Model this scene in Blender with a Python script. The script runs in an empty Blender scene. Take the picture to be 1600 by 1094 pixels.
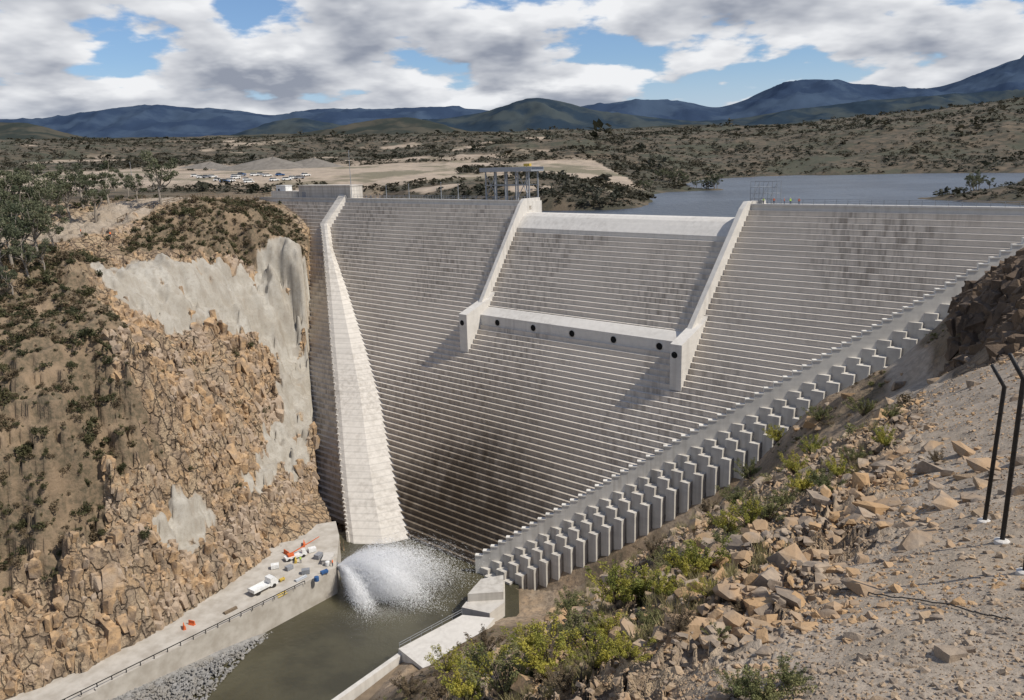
import bpy, bmesh, math, random
import numpy as np
from mathutils import Vector, Matrix
random.seed(7); rng=np.random.default_rng(7)
scene=bpy.context.scene; COL=scene.collection
# ------------------------------------------------------------------ camera (eye 92 m above river datum)
th=math.atan(296/1250); ro=math.atan(.028); FP=1250
C=Vector((0,0,92))
fw=Vector((0,math.cos(th),-math.sin(th))); r0=Vector((1,0,0)); u0=Vector((0,math.sin(th),math.cos(th)))
R=r0*math.cos(ro)-u0*math.sin(ro); U=u0*math.cos(ro)+r0*math.sin(ro)
cd=bpy.data.cameras.new("camera"); co=bpy.data.objects.new("camera",cd); COL.objects.link(co)
cd.sensor_width=36; cd.lens=36*FP/1600; cd.clip_start=.1; cd.clip_end=60000
M=Matrix((R,U,-fw)).transposed().to_4x4(); M.translation=C; co.matrix_world=M; scene.camera=co
scene.view_settings.view_transform='Standard'; scene.view_settings.look='None'
def ray(x,y): return R*(x-800)-U*(y-547)+fw*FP
def atz(x,y,z):
    d=ray(x,y); return C+d*((z-C.z)/d.z)
# dam frame: origin at left crest end, local x along crest, local -y downstream
L=Vector((-98.56,331.94,0)); A2=Vector((.7537,-.6572,0)).normalized(); N2=Vector((A2.y,-A2.x,0))
DAMROT=math.atan2(A2.y,A2.x)
def stw(s,t,z): return L+A2*s+N2*t+Vector((0,0,z))
def face(x,y,c=0.):
    d=ray(x,y); k=-((C-L).dot(N2)+.8*(92-80)-c)/(d.dot(N2)+.8*d.z); return C+d*k
def loc(p): q=p-L; return (q.dot(A2),-q.dot(N2),p.z)
# ------------------------------------------------------------------ helpers
def thing(o,label,cat,group=None):
    o["label"]=label; o["category"]=cat
    if group:o["group"]=group
    return o
class MB:
    def __init__(s): s.v=[];s.f=[];s.m=[]
    def add(s,vs,fs,mi=0):
        b=len(s.v); s.v+= [tuple(q) for q in vs]; s.f+=[tuple(i+b for i in f) for f in fs]; s.m+=[mi]*len(fs)
    def box(s,x0,y0,z0,x1,y1,z1,mi=0):
        s.add([(x0,y0,z0),(x1,y0,z0),(x1,y1,z0),(x0,y1,z0),(x0,y0,z1),(x1,y0,z1),(x1,y1,z1),(x0,y1,z1)],
              [(0,3,2,1),(4,5,6,7),(0,1,5,4),(1,2,6,5),(2,3,7,6),(3,0,4,7)],mi)
    def prism(s,poly,z0,z1,mi=0):
        n=len(poly); s.add([(p[0],p[1],z0) for p in poly]+[(p[0],p[1],z1) for p in poly],
              [tuple(range(n))[::-1],tuple(range(n,2*n))]+[(i,(i+1)%n,n+(i+1)%n,n+i) for i in range(n)],mi)
    def xprism(s,prof,x0,x1,shear=0,mi=0):
        n=len(prof); s.add([(x0-p[0]*shear,p[0],p[1]) for p in prof]+[(x1-p[0]*shear,p[0],p[1]) for p in prof],
              [tuple(range(n)),tuple(range(n,2*n))[::-1]]+[(i,n+i,n+(i+1)%n,(i+1)%n) for i in range(n)],mi)
    def yprism(s,prof,y0,y1,mi=0):
        n=len(prof); s.add([(p[0],y0,p[1]) for p in prof]+[(p[0],y1,p[1]) for p in prof],
              [tuple(range(n)),tuple(range(n,2*n))[::-1]]+[(i,n+i,n+(i+1)%n,(i+1)%n) for i in range(n)],mi)
    def tube(s,pts,rad,n=6,mi=0,cap=True):
        pts=[Vector(p) for p in pts]; b=len(s.v)
        for i,p in enumerate(pts):
            d=(pts[min(i+1,len(pts)-1)]-pts[max(i-1,0)]).normalized()
            a=d.orthogonal().normalized(); c=d.cross(a)
            for j in range(n):
                q=p+(a*math.cos(j*6.2832/n)+c*math.sin(j*6.2832/n))*rad[i]; s.v.append(tuple(q))
        for i in range(len(pts)-1):
            for j in range(n):
                k=b+i*n; s.f.append((k+j,k+(j+1)%n,k+n+(j+1)%n,k+n+j)); s.m.append(mi)
        if cap:
            s.f.append(tuple(range(b,b+n))[::-1]); s.m.append(mi)
            k=b+(len(pts)-1)*n; s.f.append(tuple(range(k,k+n))); s.m.append(mi)
    def mesh(s,name,mats,smooth=False,recalc=True):
        me=bpy.data.meshes.new(name); me.from_pydata(s.v,[],s.f)
        for m in mats: me.materials.append(m)
        me.polygons.foreach_set("material_index",s.m)
        if smooth: me.polygons.foreach_set("use_smooth",[True]*len(s.f))
        me.update()
        if recalc:
            b=bmesh.new(); b.from_mesh(me); bmesh.ops.recalc_face_normals(b,faces=b.faces); b.to_mesh(me); b.free()
        return me
    def obj(s,name,mats,parent=None,smooth=False,recalc=True):
        o=bpy.data.objects.new(name,s.mesh(name,mats,smooth,recalc)); COL.objects.link(o)
        if parent: o.parent=parent
        return o
def empty(name,loc=(0,0,0),rz=0,sc=1):
    e=bpy.data.objects.new(name,None); COL.objects.link(e); e.location=loc; e.rotation_euler=(0,0,rz); e.scale=(sc,sc,sc); e.empty_display_size=.5; return e
def mobj(name,me,loc=(0,0,0),rz=0,sc=(1,1,1),parent=None):
    o=bpy.data.objects.new(name,me); COL.objects.link(o); o.location=loc; o.rotation_euler=(0,0,rz); o.scale=sc
    if parent:o.parent=parent
    return o
def bigmesh(name,V,F,mats,attrs=None,smooth=True):
    me=bpy.data.meshes.new(name); V=np.asarray(V,dtype=np.float32); F=np.asarray(F,dtype=np.int32)
    me.vertices.add(len(V)); me.vertices.foreach_set("co",V.ravel())
    k=F.shape[1]; me.loops.add(F.size); me.loops.foreach_set("vertex_index",F.ravel())
    me.polygons.add(len(F)); me.polygons.foreach_set("loop_start",np.arange(0,F.size,k,dtype=np.int32))
    me.update(calc_edges=True); me.polygons.foreach_set("use_smooth",np.full(len(F),smooth))
    for m in mats: me.materials.append(m)
    if attrs:
        for n_,a_ in attrs.items():
            at=me.attributes.new(n_,'FLOAT_COLOR','POINT'); at.data.foreach_set("color",a_.astype(np.float32).ravel())
    me.validate(); o=bpy.data.objects.new(name,me); COL.objects.link(o); return o
# ------------------------------------------------------------------ materials
class NT:
    def __init__(s,nt): s.nt=nt
    def n(s,t,ins=None,**kw):
        nd=s.nt.nodes.new(t)
        for k,v in kw.items(): setattr(nd,k,v)
        if ins:
            for k,v in ins.items():
                sk=nd.inputs[k]
                if hasattr(v,'node'): s.nt.links.new(v,sk)
                else: sk.default_value=v
        return nd
    def math(s,op,a,b=0.,c=0.,clamp=False):
        return s.n('ShaderNodeMath',{0:a,1:b,2:c},operation=op,use_clamp=clamp).outputs[0]
    def mix(s,f,a,b,bt='MIX'):
        nd=s.nt.nodes.new('ShaderNodeMix'); nd.data_type='RGBA'; nd.blend_type=bt
        for k,v in ((0,f),(6,a),(7,b)):
            if hasattr(v,'node'): s.nt.links.new(v,nd.inputs[k])
            else: nd.inputs[k].default_value=(v+(1,) if isinstance(v,tuple) and len(v)==3 else v)
        return nd.outputs[2]
    def noise(s,vec,scale,detail=5,rough=.55,sc=None):
        if sc: vec=s.n('ShaderNodeMapping',{0:vec,3:sc}).outputs[0]
        return s.n('ShaderNodeTexNoise',{'Vector':vec,'Scale':scale,'Detail':detail,'Roughness':rough}).outputs[0]
    def ramp(s,f,a,b):
        return s.n('ShaderNodeMapRange',{0:f,1:a,2:b,3:0.,4:1.},interpolation_type='SMOOTHSTEP').outputs[0]
def newmat(name,rough=.9):
    m=bpy.data.materials.new(name); m.use_nodes=True; nt=m.node_tree; b=nt.nodes['Principled BSDF']; b.inputs['Roughness'].default_value=rough
    b.inputs['Specular IOR Level'].default_value=.3
    return m,NT(nt),b
def simple(name,c1,c2=None,scale=3,rough=.8,bump=0.,metal=0,sc=None,spec=.3,world=False):
    m,t,b=newmat(name,rough); b.inputs['Metallic'].default_value=metal; b.inputs['Specular IOR Level'].default_value=spec
    tc=t.n('ShaderNodeNewGeometry').outputs['Position'] if world else t.n('ShaderNodeTexCoord').outputs['Object']; nz=t.noise(tc,scale,5,.6,sc)
    c2=c2 or tuple(q*.7 for q in c1)
    t.nt.links.new(t.mix(t.ramp(nz,.3,.7),c1,c2),b.inputs['Base Color'])
    if bump:
        bp=t.n('ShaderNodeBump',{'Height':nz,'Distance':bump,'Strength':.6}); t.nt.links.new(bp.outputs[0],b.inputs['Normal'])
    return m
def concrete(name,light,dark,stain=False,amt=1.,lifts=False):
    m,t,b=newmat(name,.88)
    tc=t.n('ShaderNodeTexCoord').outputs['Object']
    s1=t.noise(tc,1.,6,.62,(.8,.8,.035)); s2=t.noise(tc,.03,4,.6); s3=t.noise(tc,1.,3,.6,(.03,.03,.83)); s4=t.noise(tc,.8,6,.65)
    f=t.math('MULTIPLY',t.ramp(s1,.40,.68),t.ramp(s2,.34,.60)); f=t.math('MULTIPLY',f,.9*amt)
    c=t.mix(f,light,dark)
    c=t.mix(t.math('MULTIPLY',t.ramp(s3,.4,.7),.3*amt),c,tuple(q*.6 for q in light))
    c=t.mix(t.math('MULTIPLY',t.ramp(s4,.35,.75),.3),c,tuple(q*.65 for q in light))
    if lifts: # horizontal lift joints every 1.2 m
        z=t.n('ShaderNodeSeparateXYZ',{0:tc}).outputs[2]; fr=t.math('FRACT',t.math('DIVIDE',z,1.2))
        c=t.mix(t.math('MULTIPLY',t.math('LESS_THAN',fr,.16),.3),c,tuple(q*.45 for q in light))
    if stain:
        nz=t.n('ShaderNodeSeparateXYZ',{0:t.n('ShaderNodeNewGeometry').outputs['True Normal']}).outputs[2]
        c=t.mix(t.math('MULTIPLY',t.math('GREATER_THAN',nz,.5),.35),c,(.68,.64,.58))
        sp=t.n('ShaderNodeSeparateXYZ',{0:tc}); sn=t.noise(tc,.09,5,.65); sn2=t.noise(tc,1.,4,.6,(.5,.5,.03))
        d2=t.math('DIVIDE',t.math('SUBTRACT',sp.outputs[0],160.),60.); z2=t.math('DIVIDE',t.math('SUBTRACT',sp.outputs[2],4.),42.)
        r2=t.math('ADD',t.math('MULTIPLY',d2,d2),t.math('MULTIPLY',z2,z2))
        c=t.mix(t.math('MULTIPLY',t.math('SUBTRACT',1.,t.ramp(r2,0.,1.)),.62),c,(.22,.17,.115))
        dx=t.math('DIVIDE',t.math('SUBTRACT',sp.outputs[0],162.),29.); dz=t.math('DIVIDE',t.math('SUBTRACT',sp.outputs[2],5.),19.)
        r=t.math('ADD',t.math('MULTIPLY',dx,dx),t.math('MULTIPLY',dz,dz))
        r=t.math('ADD',r,t.math('MULTIPLY',t.math('SUBTRACT',sn,.5),1.4)); r=t.math('ADD',r,t.math('MULTIPLY',t.math('SUBTRACT',sn2,.5),1.9))
        g=t.math('SUBTRACT',1.,t.ramp(r,-.1,1.4))
        c=t.mix(t.math('MULTIPLY',g,.9),c,(.08,.058,.037))
    t.nt.links.new(c,b.inputs['Base Color'])
    bp=t.n('ShaderNodeBump',{'Height':s4,'Distance':.03,'Strength':.5}); t.nt.links.new(bp.outputs[0],b.inputs['Normal'])
    return m
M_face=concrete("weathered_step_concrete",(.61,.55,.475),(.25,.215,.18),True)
M_conc=concrete("pale_concrete",(.62,.59,.54),(.4,.37,.33),False,.6)
M_wall=concrete("formed_concrete",(.60,.56,.50),(.38,.345,.295),False,1.,True)
M_rw=concrete("parapet_concrete",(.70,.67,.61),(.46,.43,.38),False,.9)
M_blk=concrete("block_concrete",(.56,.53,.48),(.32,.29,.25),False,.9)
M_dark=simple("dark_opening",(.01,.01,.01),rough=1)
M_steel=simple("galvanised_steel",(.36,.38,.40),(.26,.27,.29),8,.5,metal=.4)
M_black=simple("black_painted_steel",(.012,.012,.014),(.03,.028,.026),12,.5)
M_white=simple("white_paint",(.78,.78,.76),(.6,.6,.58),1.5,.4,spec=.5)
M_orange=simple("orange_safety_plastic",(.7,.16,.05),(.5,.1,.03),3,.6)
M_yellow=simple("yellow_paint",(.6,.42,.08),(.42,.3,.06),3,.6)
M_blue=simple("blue_paint",(.05,.13,.3),(.03,.08,.2),3,.5)
M_glass=simple("dark_window_glass",(.02,.025,.03),(.04,.05,.06),1,.1,spec=.8)
M_tyre=simple("black_rubber",(.02,.02,.02),(.04,.035,.03),6,.9)
M_skin=simple("skin",(.45,.28,.2),rough=.6); M_navy=simple("navy_work_trousers",(.03,.04,.08),rough=.9)
M_vest=simple("orange_work_vest",(.9,.2,.05),(.75,.15,.04),5,.8); M_lime=simple("lime_work_vest",(.5,.75,.1),(.4,.6,.08),5,.8)
M_grey=simple("grey_paint",(.3,.31,.33),rough=.4)
M_bark=simple("pale_gum_bark",(.34,.3,.25),(.16,.13,.1),2,.9,.03,sc=(1,1,.3))
M_twig=simple("brown_twigs",(.12,.09,.065),(.07,.05,.04),8)
def rockmat(name,c1,c2,c3,scale,dist):
    m,t,b=newmat(name,.92); p=t.n('ShaderNodeNewGeometry').outputs['Position']; oi=t.n('ShaderNodeObjectInfo').outputs['Random']
    n1=t.noise(p,scale,6,.65); n2=t.noise(p,scale*.22,3,.6)
    c=t.mix(t.ramp(n1,.35,.65),c1,c2); c=t.mix(t.math('MULTIPLY',t.ramp(n2,.45,.6),.8),c,c3); c=t.mix(t.math('MULTIPLY',oi,.35),c,tuple(q*.6 for q in c2))
    t.nt.links.new(c,b.inputs['Base Color']); t.nt.links.new(t.n('ShaderNodeBump',{'Height':n1,'Distance':dist,'Strength':.8}).outputs[0],b.inputs['Normal']); return m
M_cliff=rockmat("orange_cliff_rock",(.50,.335,.185),(.22,.16,.11),(.40,.32,.245),.45,.6)
M_outc=rockmat("shade_toned_outcrop_rock",(.14,.1,.07),(.075,.055,.04),(.18,.125,.08),.6,.5)  # brown rock darkened: shade on its sun-averted side is painted into the colour
M_rock=rockmat("grey_tan_rock",(.37,.29,.21),(.21,.17,.135),(.41,.27,.15),3.,.05)
M_slab=rockmat("ochre_bedrock",(.40,.30,.2),(.25,.185,.125),(.44,.275,.135),1.6,.1)
M_rip=rockmat("grey_riprap",(.30,.29,.275),(.19,.185,.175),(.25,.23,.2),1.2,.1)
def leafmat(name,c1,c2,sc=.6):
    m,t,b=newmat(name,.7)
    g=t.n('ShaderNodeNewGeometry').outputs['Position']; oi=t.n('ShaderNodeObjectInfo').outputs['Random']
    f=t.math('ADD',t.math('MULTIPLY',t.ramp(t.noise(g,sc,3),.35,.65),.7),t.math('MULTIPLY',oi,.4),clamp=True)
    c=t.mix(f,c1,c2); t.nt.links.new(c,b.inputs['Base Color'])
    tr=t.n('ShaderNodeBsdfTranslucent',{'Color':c}).outputs[0]
    mx=t.n('ShaderNodeMixShader',{0:.25,1:b.outputs[0],2:tr}); t.nt.links.new(mx.outputs[0],t.nt.nodes['Material Output'].inputs[0])
    return m
M_gum=leafmat("gum_leaves",(.06,.075,.042),(.16,.165,.095),.25)
M_shrub=leafmat("shrub_leaves",(.035,.045,.02),(.11,.10,.045),.25)
M_dry=leafmat("dry_shrub_leaves",(.10,.075,.045),(.2,.15,.09),.3)
M_wat=leafmat("wattle_leaves",(.13,.16,.035),(.40,.35,.06),2.2)
M_grn=leafmat("olive_bush_leaves",(.09,.11,.04),(.22,.21,.085),1.5)
M_farv=leafmat("far_scrub_leaves",(.036,.039,.025),(.075,.062,.038),.02)
# ------------------------------------------------------------------ terrain height
def _h(ix,iy,seed):
    n=(ix.astype(np.int64)*374761393+iy.astype(np.int64)*668265263+seed*1274126177)&0x7fffffff
    n=((n^(n>>13))*1274126177)&0x7fffffff; return ((n^(n>>16))&0xffff)/65535.*2*np.pi
def pn(x,y,seed=0):
    ix=np.floor(x);iy=np.floor(y);fx=x-ix;fy=y-iy;u=fx*fx*fx*(fx*(fx*6-15)+10);v=fy*fy*fy*(fy*(fy*6-15)+10)
    def g(dx,dy):
        a=_h(ix+dx,iy+dy,seed); return np.cos(a)*(fx-dx)+np.sin(a)*(fy-dy)
    return (g(0,0)*(1-u)+g(1,0)*u)*(1-v)+(g(0,1)*(1-u)+g(1,1)*u)*v
def fbm(x,y,L0,o=4,seed=0,ridge=False):
    r=0;a=1.;s=1./L0;tot=0
    for i in range(o):
        q=pn(x*s+i*17.3,y*s-i*9.1,seed+i)*1.6
        if ridge:q=1-2*np.abs(q)
        r=r+q*a;tot+=a;a*=.5;s*=2.03
    return r/tot
def sm(x,a,b):
    t=np.clip((x-a)/(b-a),0,1); return t*t*(3-2*t)
CP=[ # right bank
(0,0,89),(-4,0,87),(0,-15,93),(-15,-15,85),(12,-10,92),(10,4,88),(4,9,86.2),(8,12,86),(2,8,86),(.3,9,84.6),(-2,8,83),(2.5,14.6,83),(7,23,81),(12.5,31,79.8),
(-2,15,80),(-5,25,71),(-6,40,60),(-12,80,31),(12,19,84.4),(16.5,28,82.8),(22.6,40,80.2),(31,57,75),(40,75,69.2),(44.5,86,66),(46,90,65),(56,115,58),(70,137,51),
(38,60,71.5),(44,63,75),(49,70,79),(48.5,85,67),(50.5,88,73),(54,88,77),(60,90,80.5),(53,98,68),(58,98,74),(62,104,75),(61,116,62),(68,112,72),(82,126,73),(34,42,83),(28,25,88),(60,50,90),(90,80,96),(130,110,98),(105,136,82),(120,128,88),
(20,52,70),(30,85,55),(38,105,55),(41,100,61),(8,60,54),(15,100,32),(21,125,22),(35,125,33),(45,128,42),(25,146,11.5),(50,145,33),(42,146,24),(12,150,2.5),(5.5,152,-.5),(60,143,44),(70,142,50.5),(97,135,64),
(-17,110,14),(-22,125,3),(-16,138,2),(-8,145,1),(-30,80,8),(-25,50,28),(-15,30,60),(-40,40,6),(-25,0,70),(-60,0,20),
(-10,157,-2),(-32,124,-3),(-50,90,-3),(-65,60,-3),(-25,158,-4),(-43,124,-3.5),(-60,90,-3.5),(-80,50,-3),
# left bank
(-41,160,3),(-55,142,4),(-73,119,4),(-90,95,4),(-110,70,5),(-49,179,5.5),(-55,166,5.5),(-69,137,5.5),(-76,125,5.5),(-86,112,6),(-105,92,8),
(-83,170,58),(-90,185,56),(-89,199,52),(-89,225,65),(-116,222,68),(-70,243,37),(-58,211,10),(-62,179,17),(-71,155.6,17),(-85,139.7,30),(-93,130.8,22),(-95,140,42),(-116,179,60),(-86,147,47),(-78,163,38),(-68,172,26),
(-110,199,70),(-128,244,75.5),(-126,197,68),(-117,296,82),(-108,351,82),(-84,271,78),(-69.5,261,68),(-66,256,56),(-68,275,52),(-72,292,67.5),(-66,253,36),(-62,233,21),(-55,208,3),(-100,250,76),(-95,300,80),
(-130,150,48),(-150,120,40),(-160,190,72),(-200,240,78),(-200,150,60),(-180,60,40),(-160,300,81),(-200,360,84),(-82,310,76),(-98,334,79),(-110,330,80),
# upstream
(-60,360,83),(-60,330,80),(-40,310,80),(-20,290,80),(0,310,83),(-5,275,80),(12,262,80),(15,275,81.5),(30,290,81.5),(22,300,83),(30,256,78.5),(40,270,78.5),(46,300,79),(42,330,81),(54,350,79.5),(64,385,78),(99,374,76.8),(75,400,81),(108,492,76),(80,470,84),(177,607,76),(250,575,76),(311,504,76.),
(72,262,64),(100,300,60),(120,420,62),(180,500,62),(260,470,64),(80,200,60),(110,190,60),(32,228,64),(85,340,66),(200,330,68),(150,300,66),(135,266,76.6),(231,365,77.),(300,400,81),(170,240,84),(200,280,86),(150,160,88),(125,170,70),(200,180,95),(300,250,100),
(0,420,86),(-50,450,88),(-120,450,89.5),(-200,500,90),(-100,600,91.5),(-20,600,92),(60,600,96),(130,650,92),(45,800,108),(210,900,108),(312,780,106),(408,800,112),(567,900,138),(330,545,82),(380,620,92),(500,500,100),
(-560,900,115),(-570,1200,132),(-375,1200,126),(-204,1300,130),(0,1400,132),(233,1500,135),(465,1500,129),(660,1400,135),(945,1500,172),(-350,600,95),(-300,420,88),(-300,800,101),(-100,850,101),
(-1800,3000,190),(-900,3000,190),(0,3000,178),(900,3000,170),(1900,3000,200),(-3000,6000,150),(0,6000,150),(3000,6000,150),(-6000,12000,150),(0,12000,150),(6000,12000,150),(-800,500,100),(900,700,160),(-400,100,80),(400,0,130),(-400,-200,80),(300,-200,120)]
CP=np.array(CP,float)
_n=len(CP); _D=np.hypot(CP[:,None,0]-CP[None,:,0],CP[:,None,1]-CP[None,:,1])
_A=np.zeros((_n+1,_n+1)); _A[:_n,:_n]=_D; _A[:_n,_n]=1;_A[_n,:_n]=1
_W=np.linalg.solve(_A,np.append(CP[:,2],0))
def rbf(x,y):
    out=np.empty(x.shape); xf=x.ravel();yf=y.ravel();of=out.ravel()
    for i in range(0,len(xf),40000):
        of[i:i+40000]=np.hypot(xf[i:i+40000,None]-CP[:,0],yf[i:i+40000,None]-CP[:,1])@_W[:-1]+_W[-1]
    return of.reshape(x.shape)
def inpoly(x,y,P):
    r=np.zeros(x.shape,bool);n=len(P)
    for i in range(n):
        x1,y1=P[i];x2,y2=P[(i+1)%n]
        if y1==y2: continue
        c=((y1>y)!=(y2>y))&(x<(x2-x1)*(y-y1)/(y2-y1)+x1); r^=c
    return r
CL=[tuple(stw(-8,-9,0))[:2],(-100,333),(-98,331),(-73,296),(-67,257),(-62,236),(-55,208),(-47,188),(-44,181)]
CR=[(-8,163),(12,155),(25,151.5),(50,149.5),(60,147.5),(72,146),(97,142.5),(125,132),(150,122)]
DAMPOLY=CL+CR+[tuple(stw(345,-9,0))[:2]]
CHAN=[(-44.5,181),(-41.5,160.5),(-73.5,120.3),(-97,92),(-110,40),(-60,40),(-45,90),(-31,121),(-21,134.5),(-11,145),(-6,148),(-8,166)]
PLAT=[(-38,160),(-72.5,119.7),(-96,92),(-106,99),(-78,126),(-69.5,137),(-56,166.5),(-50,179),(-44,184),(-38,176)]
SLAB=[(-23,134),(-11.5,145),(-5,143.5),(-16,124.5),(-30,122),(-34,118),(-30,124)]
PATHL=np.array([(2,5),(8,12),(12,19),(17,28),(23.5,40),(32,57),(40,75),(45.5,88),(56,113),(70,138)])
def pdist(x,y,P):
    d=np.full(x.shape,1e9)
    for (x1,y1),(x2,y2) in zip(P[:-1],P[1:]):
        dx,dy=x2-x1,y2-y1; t=np.clip(((x-x1)*dx+(y-y1)*dy)/(dx*dx+dy*dy),0,1); d=np.minimum(d,np.hypot(x-x1-t*dx,y-y1-t*dy))
    return d
def H0(x,y):
    lm=sm(-x,47,60)*sm(310-y,0,60)*sm(y,60,100)
    xx=x+lm*(fbm(x,y,20,3,3)*7+fbm(x,y,6,3,9)*3.4+np.abs(fbm(x,y,2.6,2,13))*1.6); yy=y+lm*(fbm(x,y,20,3,5)*7+fbm(x,y,6,3,11)*3.4+fbm(x,y,2.6,2,15)*1.4)
    h=rbf(xx,yy)
    r=np.hypot(x,y)
    h=h+lm*sm(h,8,20)*(fbm(x,y,9,4,21,True)*2.4)
    stp=np.floor(h/4.3+fbm(x,y,18,3,25)*.9)*4.3; h=h+lm*sm(h,9,16)*(1-sm(h,52,60))*(stp+2-h)*.45
    rb=(1-sm(r,60,200))*sm(x,-30,-5)
    amp=.12+.9*sm(r,12,70); pth=sm(pdist(x,y,PATHL),1.,3.5)
    h=h+rb*amp*(fbm(x,y,6,4,31,True)*.8-.5)*(.25+.75*pth)
    nr=(1-sm(r,40,90)); h=h+nr*(fbm(x,y,3.,4,41)*.4+fbm(x,y,.6,3,47)*.09)*sm(r,3,6)*(.3+.7*pth)
    led=fbm(x*.8+y*.6,y*.8-x*.6,3.2,4,43); q=led*7-np.floor(led*7); h=h+nr*sm(r,6,10)*pth*(q**2.4)*.48*sm(fbm(x,y,5,2,49),-.55,-.1)
    far=sm(r,330,800)
    h=h+far*(fbm(x,y,220,6,51)*13+fbm(x,y,60,4,57,True)*3)*(1-.65*(x<-40)*(r<900))
    h=h+sm(r,1200,3000)*fbm(x,y,900,5,61)*20
    h=h+(r>200)*fbm(x,y,14,4,63)*.7
    return h
def Hf(x,y):
    x=np.atleast_1d(np.asarray(x,float));y=np.atleast_1d(np.asarray(y,float))
    h=H0(x,y)
    s=(x-L.x)*A2.x+(y-L.y)*A2.y; t=(x-L.x)*N2.x+(y-L.y)*N2.y
    fz=np.where(t>0,80-t/.8,78)-4.
    h=np.where(inpoly(x,y,DAMPOLY),np.minimum(h,np.maximum(fz,-5)),h)
    h=np.where(inpoly(x,y,CHAN),np.minimum(h,-3),h)
    pj=fbm(x,y,5,3,71)*1.5
    h=np.where(inpoly(x+pj,y-pj,PLAT),np.minimum(h,5.3),h)
    h=np.where(inpoly(x,y,SLAB),np.minimum(h,2.2),h)
    return h
def gz(x,y): return float(Hf(x,y)[0])
def survey(px,py,rmin=5,rmax=3000):
    d=ray(px,py); d=d/math.hypot(d.x,d.y); rr=np.geomspace(rmin,rmax,1400)
    x=d.x*rr;y=d.y*rr;z=92+d.z*rr; h=Hf(x,y); k=np.argmax(h>=z)
    if h[k]<z[k]: return None
    return (x[k],y[k],h[k])
def planpoly(px):
    o=[]
    for p in px:
        q=survey(*p)
        if q is not None:o.append((q[0],q[1]))
    return o
az=np.radians(np.concatenate([np.linspace(-66,-38,40)[:-1],np.linspace(-38,38,700)[:-1],np.linspace(38,66,40)]))
rr=np.concatenate([np.geomspace(1.2,90,330)[:-1],np.geomspace(90,330,460)[:-1],np.geomspace(330,14000,250)])
AZ,RR=np.meshgrid(az,rr); X=np.sin(AZ)*RR; Y=np.cos(AZ)*RR; Z=Hf(X,Y)
ni,nj=X.shape; idx=np.arange(ni*nj).reshape(ni,nj)
F=np.stack([idx[:-1,:-1],idx[:-1,1:],idx[1:,1:],idx[1:,:-1]],-1).reshape(-1,4)
V=np.stack([X,Y,Z],-1).reshape(-1,3)
SHOT=[planpoly([(140,415),(200,412),(290,410),(400,430),(488,470),(490,540),(462,560),(380,520),(310,528),(230,490),(180,470),(160,440)]),
      planpoly([(440,560),(495,560),(500,700),(470,730),(420,770),(375,770),(400,710),(430,640)]),
      planpoly([(262,800),(305,775),(330,820),(300,860),(262,885),(250,850)])]
SCR=[planpoly([(0,440),(130,430),(205,520),(170,600),(250,690),(170,760),(110,850),(60,890),(0,930)]),
     planpoly([(170,400),(230,345),(290,315),(420,320),(480,380),(470,440),(440,440),(380,415),(300,405)])]
ROADL=[(-165,215),(-140,226),(-129,238),(-124,252),(-119,275),(-117,296),(-110,320),(-104,345),(-90,370)]
def masks(x,y):
    r=np.hypot(x,y)
    jx=fbm(x,y,7,4,81)*3.0; jy=fbm(x,y,7,4,83)*3.0
    shot=np.zeros(x.shape);scr=np.zeros(x.shape)
    for P in SHOT: shot=np.maximum(shot,inpoly(x+jx*.9,y+jy*.9,P))
    for P in SCR: scr=np.maximum(scr,inpoly(x+jx*1.5,y+jy*1.5,P))
    left=((x<-40)&(y<330)&(y>40)).astype(float); shot*=left; scr*=left
    shot=shot*sm(fbm(x,y,3.5,3,85),-.62,-.42)
    scr=np.maximum(scr*.9,left*sm(-x,95,115)*(y<215)*.8)*(1-shot)
    path=1-sm(pdist(x,y,PATHL)+jx*.3,1.4,2.6)
    road=1-sm(pdist(x,y,ROADL)+jx*.5,8,11); path=np.where(left>0,road,path)
    rbk=((x>-40)&(r<230)&(y<170)).astype(float)
    scr=np.maximum(scr,rbk*sm(r,22,45)*sm(fbm(x,y,14,4,91),-.3,.15)*(1-path)*.9)
    pn_=fbm(x,y,90,4,95)
    plateau=(x<60)*sm(y,335,380)*(sm(pn_,-.25,.05)*(1-sm(r,560,720))+.8*sm(pn_,.22,.4)*(r<1500))
    plateau=np.maximum(plateau,(x<-25)*sm(y,350,400)*(1-sm(r,560,620)))
    for cx,cy,cr in ((8,285,10),(-28,318,11),(36,290,8),(34,310,7)): plateau=np.maximum(plateau,1-sm(np.hypot(x-cx,y-cy)+jx,cr*.6,cr))
    farv=np.maximum(sm(r,300,380),(y>215)*(x>-50))*(1-plateau)
    org=left*(1-scr)*(1-shot)
    ochre=rbk*(1-path)*sm(fbm(x,y,4.5,4,97),-.25,.1)*(1-sm(r,70,130))
    org=np.maximum(org,ochre*.9)
    return shot,path,scr,org,plateau,farv
x=X.ravel();y=Y.ravel()
shot,path,scr,org,plateau,farv=masks(x,y)
MA=np.stack([shot,path,scr,np.ones_like(x)],-1); MBm=np.stack([org,plateau,farv,np.ones_like(x)],-1)
m,t,b=newmat("ground_surface",.95)
pos=t.n('ShaderNodeNewGeometry').outputs['Position']
a1=t.n('ShaderNodeSeparateColor',{0:t.n('ShaderNodeAttribute',attribute_name='maskA').outputs['Color']})
a2=t.n('ShaderNodeSeparateColor',{0:t.n('ShaderNodeAttribute',attribute_name='maskB').outputs['Color']})
nA=t.noise(pos,.12,6,.65); nB=t.noise(pos,1.1,6,.68); nC=t.noise(pos,11.,4,.65); nD=t.noise(pos,.02,6,.65)
nS=t.noise(pos,1.,6,.65,(.4,.4,.06))
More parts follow.
